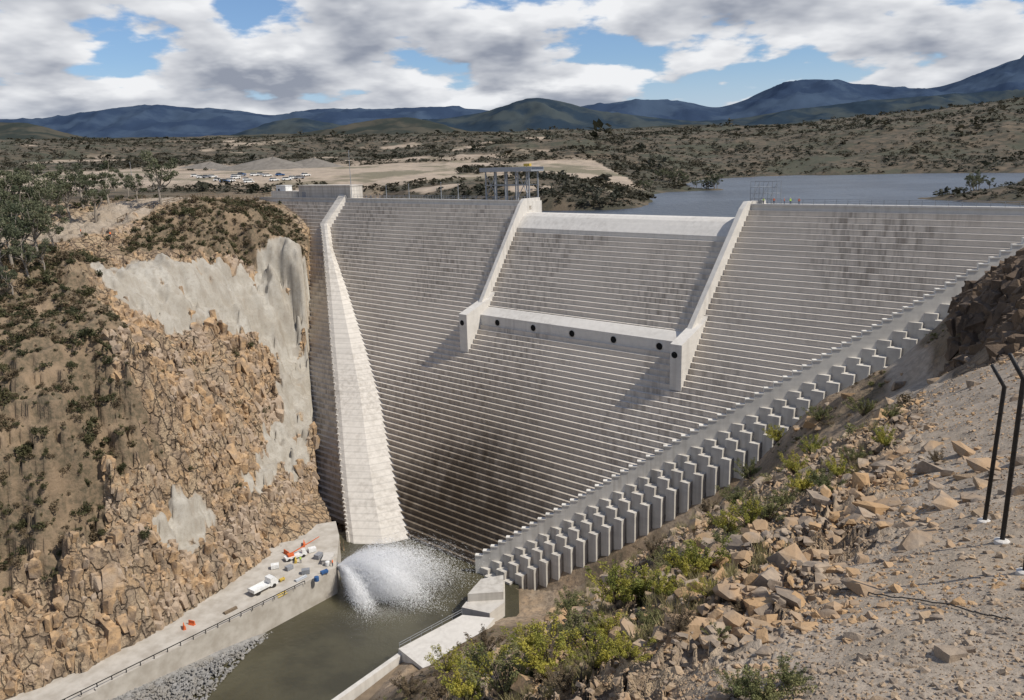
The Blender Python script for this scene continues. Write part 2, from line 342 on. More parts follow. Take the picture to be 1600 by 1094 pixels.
# rock joints: near-vertical fracture network
vw=t.n('ShaderNodeMapping',{0:t.n('ShaderNodeVectorMath',{0:pos,1:t.n('ShaderNodeVectorMath',{0:t.n('ShaderNodeTexNoise',{'Vector':pos,'Scale':.35,'Detail':3.}).outputs['Color'],3:2.2},operation='SCALE').outputs[0]},operation='ADD').outputs[0],3:(.42,.42,.2)}).outputs[0]
jt=t.n('ShaderNodeTexVoronoi',{'Vector':vw,'Scale':1.},feature='DISTANCE_TO_EDGE').outputs[0]; crack=t.math('SUBTRACT',1.,t.ramp(jt,.0,.075))
soil=t.mix(t.ramp(nA,.4,.62),(.35,.275,.20),(.40,.285,.18)); soil=t.mix(t.ramp(nB,.42,.66),soil,(.18,.14,.10))
rk=t.mix(t.ramp(nA,.38,.6),(.51,.345,.195),(.30,.22,.15)); rk=t.mix(t.ramp(nS,.47,.6),rk,(.52,.39,.25)); rk=t.mix(t.ramp(nB,.48,.64),rk,(.14,.10,.068)); rk=t.mix(t.math('MULTIPLY',t.ramp(nD,.48,.6),.5),rk,(.38,.305,.225))
rk=t.mix(t.math('MULTIPLY',crack,.75),rk,(.07,.05,.036))
sc_=t.mix(t.ramp(nB,.4,.6),(.085,.07,.042),(.20,.145,.092)); sc_=t.mix(t.ramp(nA,.48,.64),sc_,(.25,.18,.115))
fv=t.mix(t.ramp(nA,.40,.6),(.045,.042,.028),(.11,.085,.057)); fv=t.mix(t.math('MULTIPLY',t.ramp(nD,.48,.6),.75),fv,(.045,.052,.032))
fv=t.mix(t.math('MULTIPLY',t.ramp(nD,.37,.30),.5),fv,(.22,.165,.11))
pl=t.mix(t.ramp(nA,.35,.65),(.41,.33,.25),(.30,.245,.19)); pl=t.mix(t.ramp(nD,.5,.6),pl,(.17,.15,.10))
pa=t.mix(t.ramp(nB,.35,.65),(.39,.325,.255),(.27,.225,.175)); pa=t.mix(t.math('MULTIPLY',t.ramp(nA,.45,.6),.5),pa,(.33,.26,.185))
sh=t.mix(t.ramp(nA,.35,.65),(.41,.385,.335),(.33,.30,.25)); sh=t.mix(t.math('MULTIPLY',t.ramp(nS,.47,.66),.5),sh,(.25,.215,.17)); sh=t.mix(t.math('MULTIPLY',t.ramp(nB,.48,.66),.45),sh,(.25,.22,.18))
col=t.mix(a2.outputs[0],soil,rk); col=t.mix(a1.outputs[2],col,sc_); col=t.mix(a2.outputs[2],col,fv); col=t.mix(a2.outputs[1],col,pl)
col=t.mix(a1.outputs[1],col,pa); col=t.mix(a1.outputs[0],col,sh)
col=t.mix(t.math('MULTIPLY',t.ramp(nC,.45,.7),.4),col,(.12,.10,.075))
t.nt.links.new(col,b.inputs['Base Color'])
hh=t.math('ADD',t.math('MULTIPLY',nB,1.0),t.math('MULTIPLY',nC,.1)); hh=t.math('ADD',hh,t.math('MULTIPLY',nS,.9))
hh=t.math('SUBTRACT',hh,t.math('MULTIPLY',t.math('MULTIPLY',crack,a2.outputs[0]),.55))
bs=t.math('SUBTRACT',1.,t.math('ADD',t.math('MULTIPLY',a1.outputs[0],.6),t.math('MULTIPLY',a1.outputs[1],.5),clamp=True))
ldist=t.math('ADD',.25,t.math('MULTIPLY',a2.outputs[0],1.1))
bp=t.n('ShaderNodeBump',{'Height':hh,'Distance':ldist,'Strength':t.math('MULTIPLY',bs,.85)}); t.nt.links.new(bp.outputs[0],b.inputs['Normal'])
g=bigmesh("ground",V,F,[m],{"maskA":MA,"maskB":MBm}); g["kind"]="structure"
# ------------------------------------------------------------------ mountains
def mount(name,pts,D,W,c1,c2,base=120,seed=1):
    px=np.array([p[0] for p in pts],float);py=np.array([p[1] for p in pts],float)
    n=420; q=np.linspace(px[0],px[-1],n); e=np.interp(q,px,py); e=np.convolve(np.pad(e,6,mode='edge'),np.ones(13)/13,'valid')
    xs=[];zs=[]
    for a_,b_ in zip(q,e):
        d=ray(a_,b_); k=D/d.y; xs.append(d.x*k); zs.append(92+d.z*k)
    xs=np.array(xs);zs=np.array(zs); v=np.linspace(-1,1,101)
    XX,VV=np.meshgrid(xs,v); ZZ=np.repeat(zs[None],len(v),0); YY=D+VV*W; XX=XX*(YY/D)
    prof=(1-np.abs(VV))**1.15; rd=fbm(XX,YY,D*.11,5,seed,True)
    hz=base+(ZZ-base)*np.clip(prof*(1+.28*rd*np.minimum(1,np.abs(VV)*5)),0,2)+fbm(XX,YY,D*.02,4,seed+5)*D*.0012
    i2=np.arange(XX.size).reshape(XX.shape); FF=np.stack([i2[:-1,:-1],i2[:-1,1:],i2[1:,1:],i2[1:,:-1]],-1).reshape(-1,4)
    m,t,b=newmat(name+"_forest_haze_tint",1.); p=t.n('ShaderNodeNewGeometry').outputs['Position']; b.inputs['Specular IOR Level'].default_value=0
    nz=t.noise(p,18./D,8,.6); t.nt.links.new(t.mix(t.ramp(nz,.42,.6),c1,c2),b.inputs['Base Color'])  # forest tones of distant ranges carry aerial haze painted in as a bluish tint
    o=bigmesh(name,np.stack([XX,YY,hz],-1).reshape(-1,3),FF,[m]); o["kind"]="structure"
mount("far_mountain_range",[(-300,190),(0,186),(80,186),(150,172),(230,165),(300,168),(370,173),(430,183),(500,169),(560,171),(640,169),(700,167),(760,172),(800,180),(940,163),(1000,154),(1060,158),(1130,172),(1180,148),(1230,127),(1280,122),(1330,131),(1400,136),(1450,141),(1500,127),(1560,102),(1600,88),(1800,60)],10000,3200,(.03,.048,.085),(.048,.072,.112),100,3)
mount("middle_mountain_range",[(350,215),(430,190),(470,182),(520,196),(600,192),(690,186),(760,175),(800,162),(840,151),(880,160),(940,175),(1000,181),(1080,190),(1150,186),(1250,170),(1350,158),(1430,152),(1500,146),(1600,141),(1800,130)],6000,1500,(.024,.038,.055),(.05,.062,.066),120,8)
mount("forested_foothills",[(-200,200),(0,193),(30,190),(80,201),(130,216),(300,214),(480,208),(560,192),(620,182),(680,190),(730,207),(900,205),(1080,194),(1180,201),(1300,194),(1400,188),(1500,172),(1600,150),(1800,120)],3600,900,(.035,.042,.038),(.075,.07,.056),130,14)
# ------------------------------------------------------------------ water
def water(name,poly,z,c,rough,sc,bd):
    me=bpy.data.meshes.new(name); me.from_pydata([(p[0],p[1],z) for p in poly],[],[tuple(range(len(poly)))]); o=bpy.data.objects.new(name,me); COL.objects.link(o)
    m,t,b=newmat(name+"_surface",rough); p=t.n('ShaderNodeNewGeometry').outputs['Position']
    n1=t.noise(p,sc,5,.6); n2=t.noise(p,sc*.07,4,.6)
    t.nt.links.new(t.mix(t.ramp(n2,.4,.6),c,tuple(q*1.5 for q in c)),b.inputs['Base Color'])
    b.inputs['Specular IOR Level'].default_value=.5
    t.nt.links.new(t.n('ShaderNodeBump',{'Height':n1,'Distance':bd,'Strength':.6}).outputs[0],b.inputs['Normal'])
    me.materials.append(m); o["kind"]="structure"
water("river_water",[(-130,0),(-130,60),(-60,150),(-52,190),(0,190),(0,150),(-20,110),(-20,0)],0,(.05,.045,.026),.12,.8,.3)
water("reservoir_water",[tuple(stw(-5,-5,0))[:2],tuple(stw(340,-5,0))[:2],(500,200),(600,700),(0,800),(-60,400)],76.2,(.045,.055,.07),.35,.3,1.6)
# ------------------------------------------------------------------ DAM
dam=empty("dam",(L.x,L.y,0),DAMROT)
thing(dam,"huge pale grey stepped concrete dam with central spillway","dam")
def sl(z): return float(np.interp(z,[-5,0,19,35,67,78,80.1],[115,112,88,71,40,8,-4]))
def sr(z): return 174+1.29*z
mb=MB()
for k in range(1,69):
    zt=80-1.2*k; t1=.96*k; t0=t1-.96; a_=sl(zt); b_=min(sr(zt)+ (60 if k<9 else 0),345)
    spans=[(a_,138.3),(207.2,b_)] if k<=6 else [(a_,b_)]
    for s0,s1 in spans:
        mb.add([(s0,-t0,zt),(s1,-t0,zt),(s1,-t1,zt),(s0,-t1,zt)],[(0,3,2,1)])
        mb.add([(s0,-t1,zt),(s1,-t1,zt),(s1,-t1,zt-1.2),(s0,-t1,zt-1.2)],[(0,3,2,1)])
        for s_ in (s0,s1): mb.add([(s_,-t0+2,zt),(s_,-t1,zt),(s_,-t1,zt-1.2),(s_,-t0+2,zt-1.2)],[(0,1,2,3)])
mb.obj("stepped_face",[M_face],dam,recalc=False)
for s0,s1 in ((-12,138.3),(207.2,345)):
    mb=MB(); mb.xprism([(7,60),(7,80),(.2,80),(.2,80.35),(-.25,80.35),(-.25,79.9),(0,79.9),(0,60)],s0,s1); mb.obj("crest",[M_conc],dam)
mb=MB(); mb.xprism([(6,60),(6,74.5),(3.5,76),(1.8,76.8),(.6,76.95),(-.8,76.7),(-2.2,76),(-3.5,74.9),(-4.7,73.8),(-5.76,72.82),(-5.76,71),(-3,60)],138.3,207.2)
mb.obj("spillway_crest",[M_conc],dam)
for s0,sh in ((137.2,.105),(207.2,-.09)):
    mb=MB(); mb.xprism([(7,79.9),(7,80.9),(-1.5,80.9),(-3.5,79.3),(-24.2,53.4),(-21,53.5),(-18,55),(3,77)],s0,s0+1.2,shear=sh)
    mb.obj("chute_wall",[M_conc],dam)
for s0 in (138.8,204.8):
    mb=MB(); mb.xprism([(-19,56),(-21.5,54.4),(-31.1,51.2),(-31.1,40.6),(-28,40)],s0,s0+2.9)
    p=mb.obj("outlet_pier",[M_conc],dam)
    mb=MB(); mb.tube([(s0+1.1,-31.0,48.8),(s0+1.1,-31.14,48.8)],[.75,.75],20); mb.obj("outlet_opening",[M_dark],p)
mb=MB(); mb.xprism([(-20.5,52.3),(-22.6,52.1),(-25.5,50.4),(-25.5,46),(-22,46)],141.7,204.8)
gal=mb.obj("outlet_gallery",[M_conc],dam)
for s0 in (148,160.7,173.4,186,198.8):
    mb=MB(); mb.tube([(s0,-25.4,48.8),(s0,-25.54,48.8)],[.85,.85],24); mb.obj("outlet_opening",[M_dark],gal)
    mb=MB()
    for i in range(24):
        a0=i*math.pi/12;a1=a0+math.pi/12
        mb.add([(s0+1.1*math.cos(a0),-25.5,48.8+1.1*math.sin(a0)),(s0+1.1*math.cos(a1),-25.5,48.8+1.1*math.sin(a1)),(s0+.85*math.cos(a1),-25.62,48.8+.85*math.sin(a1)),(s0+.85*math.cos(a0),-25.62,48.8+.85*math.sin(a0))],[(0,1,2,3)])
    mb.obj("opening_rim",[M_wall],gal)
# right training wall: continuous raised parapet with fine toothed top
mb=MB(); ou=Vector((.527,-.85,0))
def wp(z): return Vector((174+1.29*z,-(.8*(80-z)+1.6),0))
zz=.6
while zz<84:
    p0=wp(zz);p1=wp(zz+1.2); top=zz+3.7; bot=top-6
    q=[p0,p1,p1+ou*.9,p0+ou*.9]
    mb.prism([(v.x,v.y) for v in q],bot,top)
    q=[p0-ou*.1,p1-ou*.1,p1+ou*1.0,p0+ou*1.0]; mb.prism([(v.x,v.y) for v in q],top+.003,top+.25)
    zz+=1.2
mb.obj("training_wall",[M_rw],dam)
# two rows of lift ends outside the wall
mb=MB(); zb=-2.
while zb<80:
    p=wp(zb+.9); p2=p+ou*.85
    mb.box(p2.x-2.0,p2.y-1.0,zb-6,p2.x+.9,p2.y+4,zb)
    q=wp(zb+1.9)+ou*2.6
    mb.box(q.x-1.6,q.y-1.2,zb-9,q.x+.9,q.y+3.,zb-1.1)
    q=wp(zb+3.)+ou*4.2
    mb.box(q.x-1.5,q.y-1.1,zb-12,q.x+.5,q.y+3.,zb-2.9)
    zb+=1.8
mb.obj("abutment_steps",[M_blk],dam)
basepx=[(517,352),(521,385),(545,450),(575,540),(598,620),(612,700),(628,780),(642,832),(646,850)]
toppx=[(503,350),(507,385),(513,450),(520,540),(527,620),(533,700),(540,780),(546,832),(548,850)]
cs=[2.5,3.2,4.5,6,7.5,8.5,9.5,10,10]
B=[loc(face(*p)) for p in basepx]; T=[loc(face(*p,c=c_)) for p,c_ in zip(toppx,cs)]
d0=Vector(T[-1])-Vector(T[-2]); T.append(tuple(Vector(T[-1])+d0*.05)); B.append(tuple(Vector(B[-1])+Vector((0,-1,-2))))
mb=MB(); vs=[]
B=[(53.5,.5,80.0)]+B; T=[(49.5,.2,81.6)]+T; n_=len(B)
BB=[];TT=[]
for i in range(n_-1):
    for k in range(8):
        f_=k/8; BB.append(Vector(B[i]).lerp(Vector(B[i+1]),f_)); TT.append(Vector(T[i]).lerp(Vector(T[i+1]),f_))
BB.append(Vector(B[-1]));TT.append(Vector(T[-1])); n_=len(BB)
for i in range(n_):
    tw=TT[i]; inn=tw+Vector((1.3,0,-.05)); mid=inn.lerp(BB[i],.5)+Vector((.0,-.3,0.6))
    vs+=[tw+Vector((-1.1,0,-14)),tw+Vector((-1.1,0,0)),inn,mid,BB[i]+Vector((.3,0,-1.5))]
fs=[]
for i in range(n_-1):
    for j in range(4): fs.append((i*5+j,i*5+j+1,(i+1)*5+j+1,(i+1)*5+j))
e=(n_-1)*5; fs.append((e,e+1,e+2,e+3,e+4))
mb.add(vs,fs)
for i in range(9,n_-1,1):
    p=TT[i]; mb.box(p.x-1.2,p.y-.3,p.z-.4,p.x-.2,p.y+.3,p.z+.12)
mb.obj("training_wall",[M_wall],dam)
# ------------------------------------------------------------------ platforms
M_plat=simple("dusty_concrete",(.48,.445,.39),(.35,.315,.265),.35,.9,.05)
mb=MB(); mb.prism([(-40,160),(-72.5,119.7),(-96,92),(-112,92),(-84,127),(-74,138),(-60,168),(-54,181),(-45,184),(-42.5,176)],-4,6)
mb.prism([(-40,160),(-72.5,119.7),(-72.9,120.1),(-40.4,160.4)],6,6.35)
o=mb.obj("outlet_platform",[M_plat]); thing(o,"dusty concrete work platform with a retaining wall beside the river","platform")
mb=MB(); mb.prism([(-23,134),(-11.5,145),(-5,143.5),(-7.5,138),(-17,127)],-4,3)
o=mb.obj("river_walkway",[M_conc]); thing(o,"pale concrete landing slab on the river bank below the dam","platform")
mb=MB(); mb.prism([(-11.8,147.5),(-8.5,156),(-3,158),(-3,149),(-6,145)],-4,3.2)
mb.prism([(-10.6,149.5),(-8,155.5),(-3.2,157),(-3.2,150)],3.203,5)
o=mb.obj("toe_block",[M_blk]); thing(o,"pale concrete block at the river end of the stepped abutment","concrete block")
mb=MB(); mb.prism([(-23,134),(-22.3,133.3),(-42,107),(-42.8,107.6)],-4,2.2)
o=mb.obj("channel_wall",[M_conc]); thing(o,"low pale concrete channel wall along the river bank","wall")
mb=MB(); mb.prism([(-22.3,133),(-17,127),(-24,112),(-40,107)],-4,.8)
o=mb.obj("silt_basin",[simple("wet_brown_silt",(.22,.165,.11),(.16,.12,.08),.5,.5)]); thing(o,"brown silty basin behind the low channel wall","basin")
# ------------------------------------------------------------------ railings
def rail(name,pts,label,h=1.1,sp=2.5,w=.035,mat=None,rails=(1.,.55),grp=None):
    mb=MB(); pts=[Vector(p) for p in pts]
    for a_,b_ in zip(pts[:-1],pts[1:]):
        n=max(1,int((b_-a_).length/sp))
        for i in range(n+1):
            p=a_.lerp(b_,i/n); mb.tube([p,p+Vector((0,0,h))],[w,w],4)
        for q in rails: mb.tube([a_+Vector((0,0,h*q)),b_+Vector((0,0,h*q))],[w,w],4)
    o=mb.obj(name,[mat or M_steel]); thing(o,label,"railing",grp); return o
rail("crest_railing",[stw(56,-.5,80.35),stw(137,-.5,80.35)],"thin grey steel handrail along the dam crest road",w=.06)
rail("crest_railing",[stw(56,-6.5,80),stw(137,-6.5,80)],"thin grey steel handrail along the upstream crest edge",w=.06)
rail("crest_railing",[stw(208,-.5,80.35),stw(340,-.5,80.35)],"thin grey steel handrail beside workers on the dam crest",w=.06,rails=(1,.66,.33))
rail("walkway_railing",[(-22.8,134.2,3),(-11.6,145.2,3)],"grey steel railing on the concrete landing slab",w=.05)
rail("platform_railing",[(-45,153,6.3),(-72.5,120.3,6.3),(-96,92.5,6.3)],"dark steel barrier rail on the platform edge",w=.09,mat=M_black,h=.8,rails=(1,))
M_post=simple("weathered_timber",(.2,.15,.1),(.12,.09,.06),4)
pts=[(x_+7.5,y_,gz(x_+7.5,y_)) for x_,y_ in [(-128,250),(-123,262),(-118,275),(-118,286),(-118,296),(-113,308),(-110,320),(-104,345)]]
rail("road_barrier",pts,"brown timber safety fence beside the dirt road",h=1.6,w=.12,mat=M_post,rails=(1,.6,.3))
# ------------------------------------------------------------------ crest structures
hw=empty("crest_building",(L.x,L.y,0),DAMROT); thing(hw,"long low concrete abutment building at the end of the dam crest","building")
mb=MB(); mb.box(22,1,80,54,6.6,84.6); mb.box(21.8,.8,84.603,54.2,6.8,84.9); mb.obj("wall",[M_wall],hw)
mb=MB(); mb.box(2,1.5,80,20,6,82.6); mb.obj("wall",[M_wall],hw)
mb=MB(); mb.box(24,.94,80,26.4,1.06,82.4); mb.obj("door",[M_grey],hw)
hut=empty("site_hut",tuple(stw(4,-2.8,80)),DAMROT); thing(hut,"small white site hut on the crest road beside the abutment","hut")
mb=MB(); mb.box(0,0,0.1,6.5,3,4.6); mb.box(-.2,-.2,4.603,6.7,3.2,4.8); mb.obj("wall",[M_white],hut)
mb=MB(); mb.box(1,-.05,2.2,2.4,.02,3.4); mb.obj("window",[M_glass],hut)
mb=MB(); mb.box(3.6,-.05,.2,4.6,.02,2.4); mb.obj("door",[M_grey],hut)
ga=empty("gantry_crane",tuple(stw(118,-4,80)),DAMROT); thing(ga,"galvanised steel gantry frame with platform deck standing on the dam crest","gantry")
mb=MB()
for i in range(5):
    for yy in (0,4.2): mb.box(i*4.4,yy,0,i*4.4+.35,yy+.35,9.2 if i in(0,4) else 8.6)
for i in (0,3):
    mb.tube([(i*4.4+.2,.2,1),(i*4.4+4.6,.2,8)],[.12,.12],4); mb.tube([(i*4.4+.2,.2,8),(i*4.4+4.6,.2,1)],[.12,.12],4)
mb.box(0,0,4.5,18,.25,4.75); mb.box(0,4.2,4.5,18,4.45,4.75)
mb.obj("frame",[M_steel],ga)
mb=MB(); mb.box(-1.5,-.8,8.7,19.5,5.2,9.15); mb.box(-1.5,-.8,9.153,19.5,-.65,10); mb.box(-1.5,5.05,9.153,19.5,5.2,10)
mb.obj("deck",[M_steel],ga)
mb=MB(); mb.tube([(16,1,9.15),(16.4,1,10.8)],[.1,.1],6); mb.box(15.5,.5,10.2,17.8,1.5,11.0); mb.obj("hoist",[M_yellow],ga)
sc=empty("scaffold_tower",tuple(stw(206.5,-3.5,80)),DAMROT); thing(sc,"grey scaffold stair tower at the edge of the spillway","scaffold")
mb=MB()
for i in range(4):
    for yy in (0,2.5): mb.tube([(i*2.2,yy,0),(i*2.2,yy,5.5)],[.08]*2,4)
for zq in (1.2,2.6,4,5.4):
    for yy in (0,2.5): mb.tube([(0,yy,zq),(6.6,yy,zq)],[.07]*2,4)
for i in range(3): mb.tube([(i*2.2,0,.2),(i*2.2+2.2,0,5)],[.06]*2,4)
mb.obj("frame",[M_steel],sc); mb=MB(); mb.box(0,0,2.55,6.6,2.5,2.65); mb.box(0,0,4.0,4.4,2.5,4.1); mb.obj("deck",[M_steel],sc)
def pole(p,h,label,arm=True):
    e=empty("lamp_post",p); thing(e,label,"lamp post","poles around the dam")
    mb=MB(); mb.tube([(0,0,0),(0,0,h)],[.16,.08],6); mb.obj("post",[M_steel],e)
    mb=MB(); mb.box(-.1,-.6,h-.1,.1,1.1 if arm else .3,h+.08); mb.obj("lamp_head",[M_steel],e)
pole(tuple(stw(54.8,-.8,80)),17,"tall grey steel light pole on the dam crest")
for s_,t_,h_ in ((96,-6,5.5),(104,-6,5),(80,-6,5),(68,-6,4.6)): pole(tuple(stw(s_,t_,80)),h_,"short grey steel light pole on the dam crest")
for x_,y_ in ((-205,330),(-192,420)): pole((x_,y_,gz(x_,y_)),9,"slim grey pole standing on the dirt plateau",False)
for x_,y_,hh_,ln in ((8.0,12.6,2.8,.07),(7.32,11.05,2.95,0.02),(6.72,9.6,3.25,-.02)):
    e=empty("fence_post",(x_,y_,gz(x_,y_))); thing(e,"tall black steel fence post with cranked top set in concrete","fence post","black posts along the gravel track")
    mb=MB(); mb.tube([(0,0,-.2),(ln,0,hh_-.4),(ln-.28,-.06,hh_)],[.035,.035,.03],8); mb.obj("post",[M_black],e,smooth=True)
    mb=MB(); mb.tube([(0,0,-.1),(0,0,.03),(0,0,.05)],[.12,.11,.07],9); mb.obj("footing",[M_conc],e)
mb=MB(); cp=[survey(a_,b_,4,60) for a_,b_ in ((1180,895),(1250,905),(1340,925),(1430,940),(1520,960),(1590,975))]
fine=[]
for a_,b_ in zip(cp[:-1],cp[1:]):
    for k in range(10):
        f_=k/10; x_=a_[0]*(1-f_)+b_[0]*f_; y_=a_[1]*(1-f_)+b_[1]*f_+.05*math.sin(k*1.7); fine.append((x_,y_,gz(x_,y_)+.03))
mb.tube(fine,[.009]*len(fine),5); o=mb.obj("loose_cable",[M_black]); thing(o,"thin black cable lying loose across the gravel","cable")
# ------------------------------------------------------------------ rock & leaf prototypes
def tohull(b):
    r_=bmesh.ops.convex_hull(b,input=b.verts); bmesh.ops.delete(b,geom=list({v for v in r_['geom_interior'] if isinstance(v,bmesh.types.BMVert)}),context='VERTS')
    bmesh.ops.triangulate(b,faces=b.faces); b.verts.index_update()
    Vv=np.array([v.co[:] for v in b.verts]); Ff=np.array([[v.index for v in f.verts] for f in b.faces]); b.free(); return Vv,Ff
def hull(seed,n=13,sc=(1,1,1)):
    rs=random.Random(seed); b=bmesh.new()
    for i in range(n):
        v=Vector((rs.gauss(0,1),rs.gauss(0,1),rs.gauss(0,1))).normalized()*rs.uniform(.75,1.)
        b.verts.new((v.x*sc[0],v.y*sc[1],v.z*sc[2]))
    return tohull(b)
def blocky(seed,sc):
    rs=random.Random(seed); b=bmesh.new()
    for sx in (-1,1):
        for sy in (-1,1):
            for sz_ in (-1,1): b.verts.new(((sx+rs.uniform(-.45,.45))*sc[0]*.75,(sy+rs.uniform(-.45,.45))*sc[1]*.75,(sz_+rs.uniform(-.45,.35))*sc[2]*.75))
    for i in range(3): b.verts.new((rs.uniform(-.9,.9)*sc[0],rs.uniform(-.9,.9)*sc[1],sc[2]*rs.uniform(.7,1.2)))
    return tohull(b)
def scatter(name,protos,P,S,mats,tilt=.4,smooth=False,rzr=6.283,rz0=0.):
    VV=[];FF=[];off=0; n=len(P); pi=rng.integers(0,len(protos),n)
    rz=rz0+rng.uniform(-.5,.5,n)*rzr; tx=rng.normal(0,tilt,n); ty=rng.normal(0,tilt,n)
    for k,(pv,pf) in enumerate(protos):
        s=np.where(pi==k)[0]
        if not len(s): continue
        v=pv[None]*S[s][:,None]
        c,si=np.cos(rz[s])[:,None],np.sin(rz[s])[:,None]; v=np.stack([v[...,0]*c-v[...,1]*si,v[...,0]*si+v[...,1]*c,v[...,2]],-1)
        c,si=np.cos(tx[s])[:,None],np.sin(tx[s])[:,None]; v=np.stack([v[...,0],v[...,1]*c-v[...,2]*si,v[...,1]*si+v[...,2]*c],-1)
        c,si=np.cos(ty[s])[:,None],np.sin(ty[s])[:,None]; v=np.stack([v[...,0]*c+v[...,2]*si,v[...,1],-v[...,0]*si+v[...,2]*c],-1)
        v=v+P[s][:,None]; f=pf[None]+(np.arange(len(s))*len(pv))[:,None,None]+off
        VV.append(v.reshape(-1,3));FF.append(f.reshape(-1,pf.shape[1])); off+=len(s)*len(pv)
    o=bigmesh(name,np.concatenate(VV),np.concatenate(FF),mats,smooth=smooth); return o
def leaves(centers,radii,n,size,rs,flat=1.):
    c=np.array(centers);r=np.array(radii); k=rs.integers(0,len(c),n)
    d=rs.normal(size=(n,3)); d/=np.linalg.norm(d,axis=1)[:,None]; rad=r[k]*rs.uniform(.25,1.,n)**.6
    p=c[k]+d*rad[:,None]*np.array([1,1,flat])
    a=rs.normal(size=(n,3)); a/=np.linalg.norm(a,axis=1)[:,None]; b_=np.cross(a,rs.normal(size=(n,3))); b_/=np.linalg.norm(b_,axis=1)[:,None]
    s=size*rs.uniform(.5,1.3,n)[:,None]
    V_=np.stack([p-a*s,p+b_*s*.5,p+a*s,p-b_*s*.5],1).reshape(-1,3); F_=np.arange(4*n).reshape(-1,4); return V_,F_
def lmesh(name,V_,F_,mat):
    me=bpy.data.meshes.new(name); me.from_pydata(V_.tolist(),[],F_.tolist()); me.materials.append(mat); return me
def shrubproto(seed,n,size):
    rs=np.random.default_rng(seed); k=rs.integers(4,8)
    a=rs.uniform(0,6.28,k); q=rs.uniform(.1,.6,k); c=np.stack([np.cos(a)*q,np.sin(a)*q,rs.uniform(.3,.75,k)],-1); r=rs.uniform(.25,.45,k)
    return leaves(c,r,n,size,rs)
def wispbush(seed,n,size,mat):
    rs=np.random.default_rng(seed); mb=MB(); cen=[];rad=[]
    for i in range(24):
        a=rs.uniform(0,6.28); l_=rs.uniform(.4,1.1); sp_=rs.uniform(.15,.85)
        en=Vector((math.cos(a)*sp_*l_,math.sin(a)*sp_*l_,l_*(1-.45*sp_))); mid=en*.5+Vector((0,0,.08))
        mb.tube([(0,0,-.05),mid,en],[.014,.008,.003],4)
        for q in (.55,.68,.8,.9,.98):
            p=Vector((0,0,0)).lerp(en,q); cen.append(tuple(p)); rad.append(rs.uniform(.04,.10))
    V_,F_=leaves(cen,rad,n,size,rs); b=len(mb.v)
    mb.v+=V_.tolist(); mb.f+=[tuple(int(i)+b for i in f) for f in F_]; mb.m+=[1]*len(F_)
    return mb.mesh("bush",[M_twig,mat],recalc=False)
def gumproto(seed):
    rs=np.random.default_rng(seed); mb=MB(); cen=[];rad=[]
    top=Vector((rs.normal()*.05,rs.normal()*.05,.5)); mb.tube([(0,0,-.03),(rs.normal()*.02,rs.normal()*.02,.25),top],[.026,.019,.012],7)
    for i in range(8):
        a=i*.8+rs.uniform(0,.7); h0=rs.uniform(.22,.5); l_=rs.uniform(.14,.32)
        st_=Vector((0,0,h0)).lerp(Vector((top.x,top.y,h0)),h0/.5); en=st_+Vector((math.cos(a)*l_,math.sin(a)*l_,rs.uniform(.15,.5)))
        mid=st_.lerp(en,.5)+Vector((math.cos(a)*.04,math.sin(a)*.04,-.02)); mb.tube([st_,mid,en],[.012,.008,.004],5)
        for q in (.65,1.):
            p=st_.lerp(en,q)+Vector(rs.normal(size=3)*.05); cen.append(tuple(p)); rad.append(rs.uniform(.055,.125))
    return mb.mesh("trunk",[M_bark]),lmesh("crown",*leaves(cen,rad,2500,.019,rs,.7),M_gum)
gums=[gumproto(100+i) for i in range(6)]
treepx=[(60,402,15),(20,420,16),(85,392,12),(150,348,12),(252,320,15),(30,375,15),(80,355,14),(5,440,15),(50,335,13),(170,318,12),(40,400,14),(-20,400,16),(90,330,12),(8,350,13),(200,308,10),(180,298,9),(70,425,8),(240,296,8),(25,340,14),(60,370,13),(-5,375,14),(45,435,8),(130,325,12),(110,340,12),(215,315,9),(20,460,7)]
for i,(a_,b_,h_) in enumerate(treepx):
    q=survey(a_,b_,60,600)
    if q is None: continue
    e=empty("eucalyptus_tree",(q[0],q[1],q[2]-.2),random.uniform(0,6.28),h_*random.uniform(1.05,1.35)); thing(e,"grey-green eucalyptus tree with open crown beside the dirt road","tree","eucalyptus trees on the ridge")
    tm,cm=gums[i%6]; mobj("trunk",tm,parent=e); mobj("crown",cm,parent=e)
SP=[lmesh("shrub",*shrubproto(200+i,420,.085),M_shrub if i%3 else M_dry) for i in range(7)]
N=42000; xs=rng.uniform(-150,-55,N); ys=rng.uniform(105,320,N); sh_,pa_,sc2,og_,_,_=masks(xs,ys); hs=Hf(xs,ys)
pr=np.clip(sc2*.75+og_*.035*(hs>20),0,1)*(sh_<.5)*(pa_<.3)*(hs>9)*(~inpoly(xs,ys,DAMPOLY))*np.clip(.6+1.5*fbm(xs,ys,9,3,171),.2,1)
keep=np.where(rng.uniform(0,1,N)<pr)[0]; keep=keep[np.argsort(np.hypot(xs[keep],ys[keep])*rng.uniform(.7,1.3,len(keep)))]
for j,i in enumerate(keep[:290]):
    s_=float(np.clip(rng.lognormal(.2,.4),.7,2.8)); o=mobj("shrub",SP[j%7],(xs[i],ys[i],hs[i]-.15*s_),random.uniform(0,6),(s_,s_,s_*random.uniform(.7,1.1)))
    thing(o,"dull green shrub growing on the steep rocky hillside","shrub","shrubs on the rocky hillside")
lp=[shrubproto(300+i,130,.14) for i in range(5)]
rest=keep[290:]
S=np.clip(rng.lognormal(-.15,.5,len(rest)),.3,2.6)[:,None]*np.array([[1,1,.85]]); ps=np.stack([xs[rest],ys[rest],hs[rest]-.1],-1); sl_=rng.uniform(0,1,len(rest))<.6
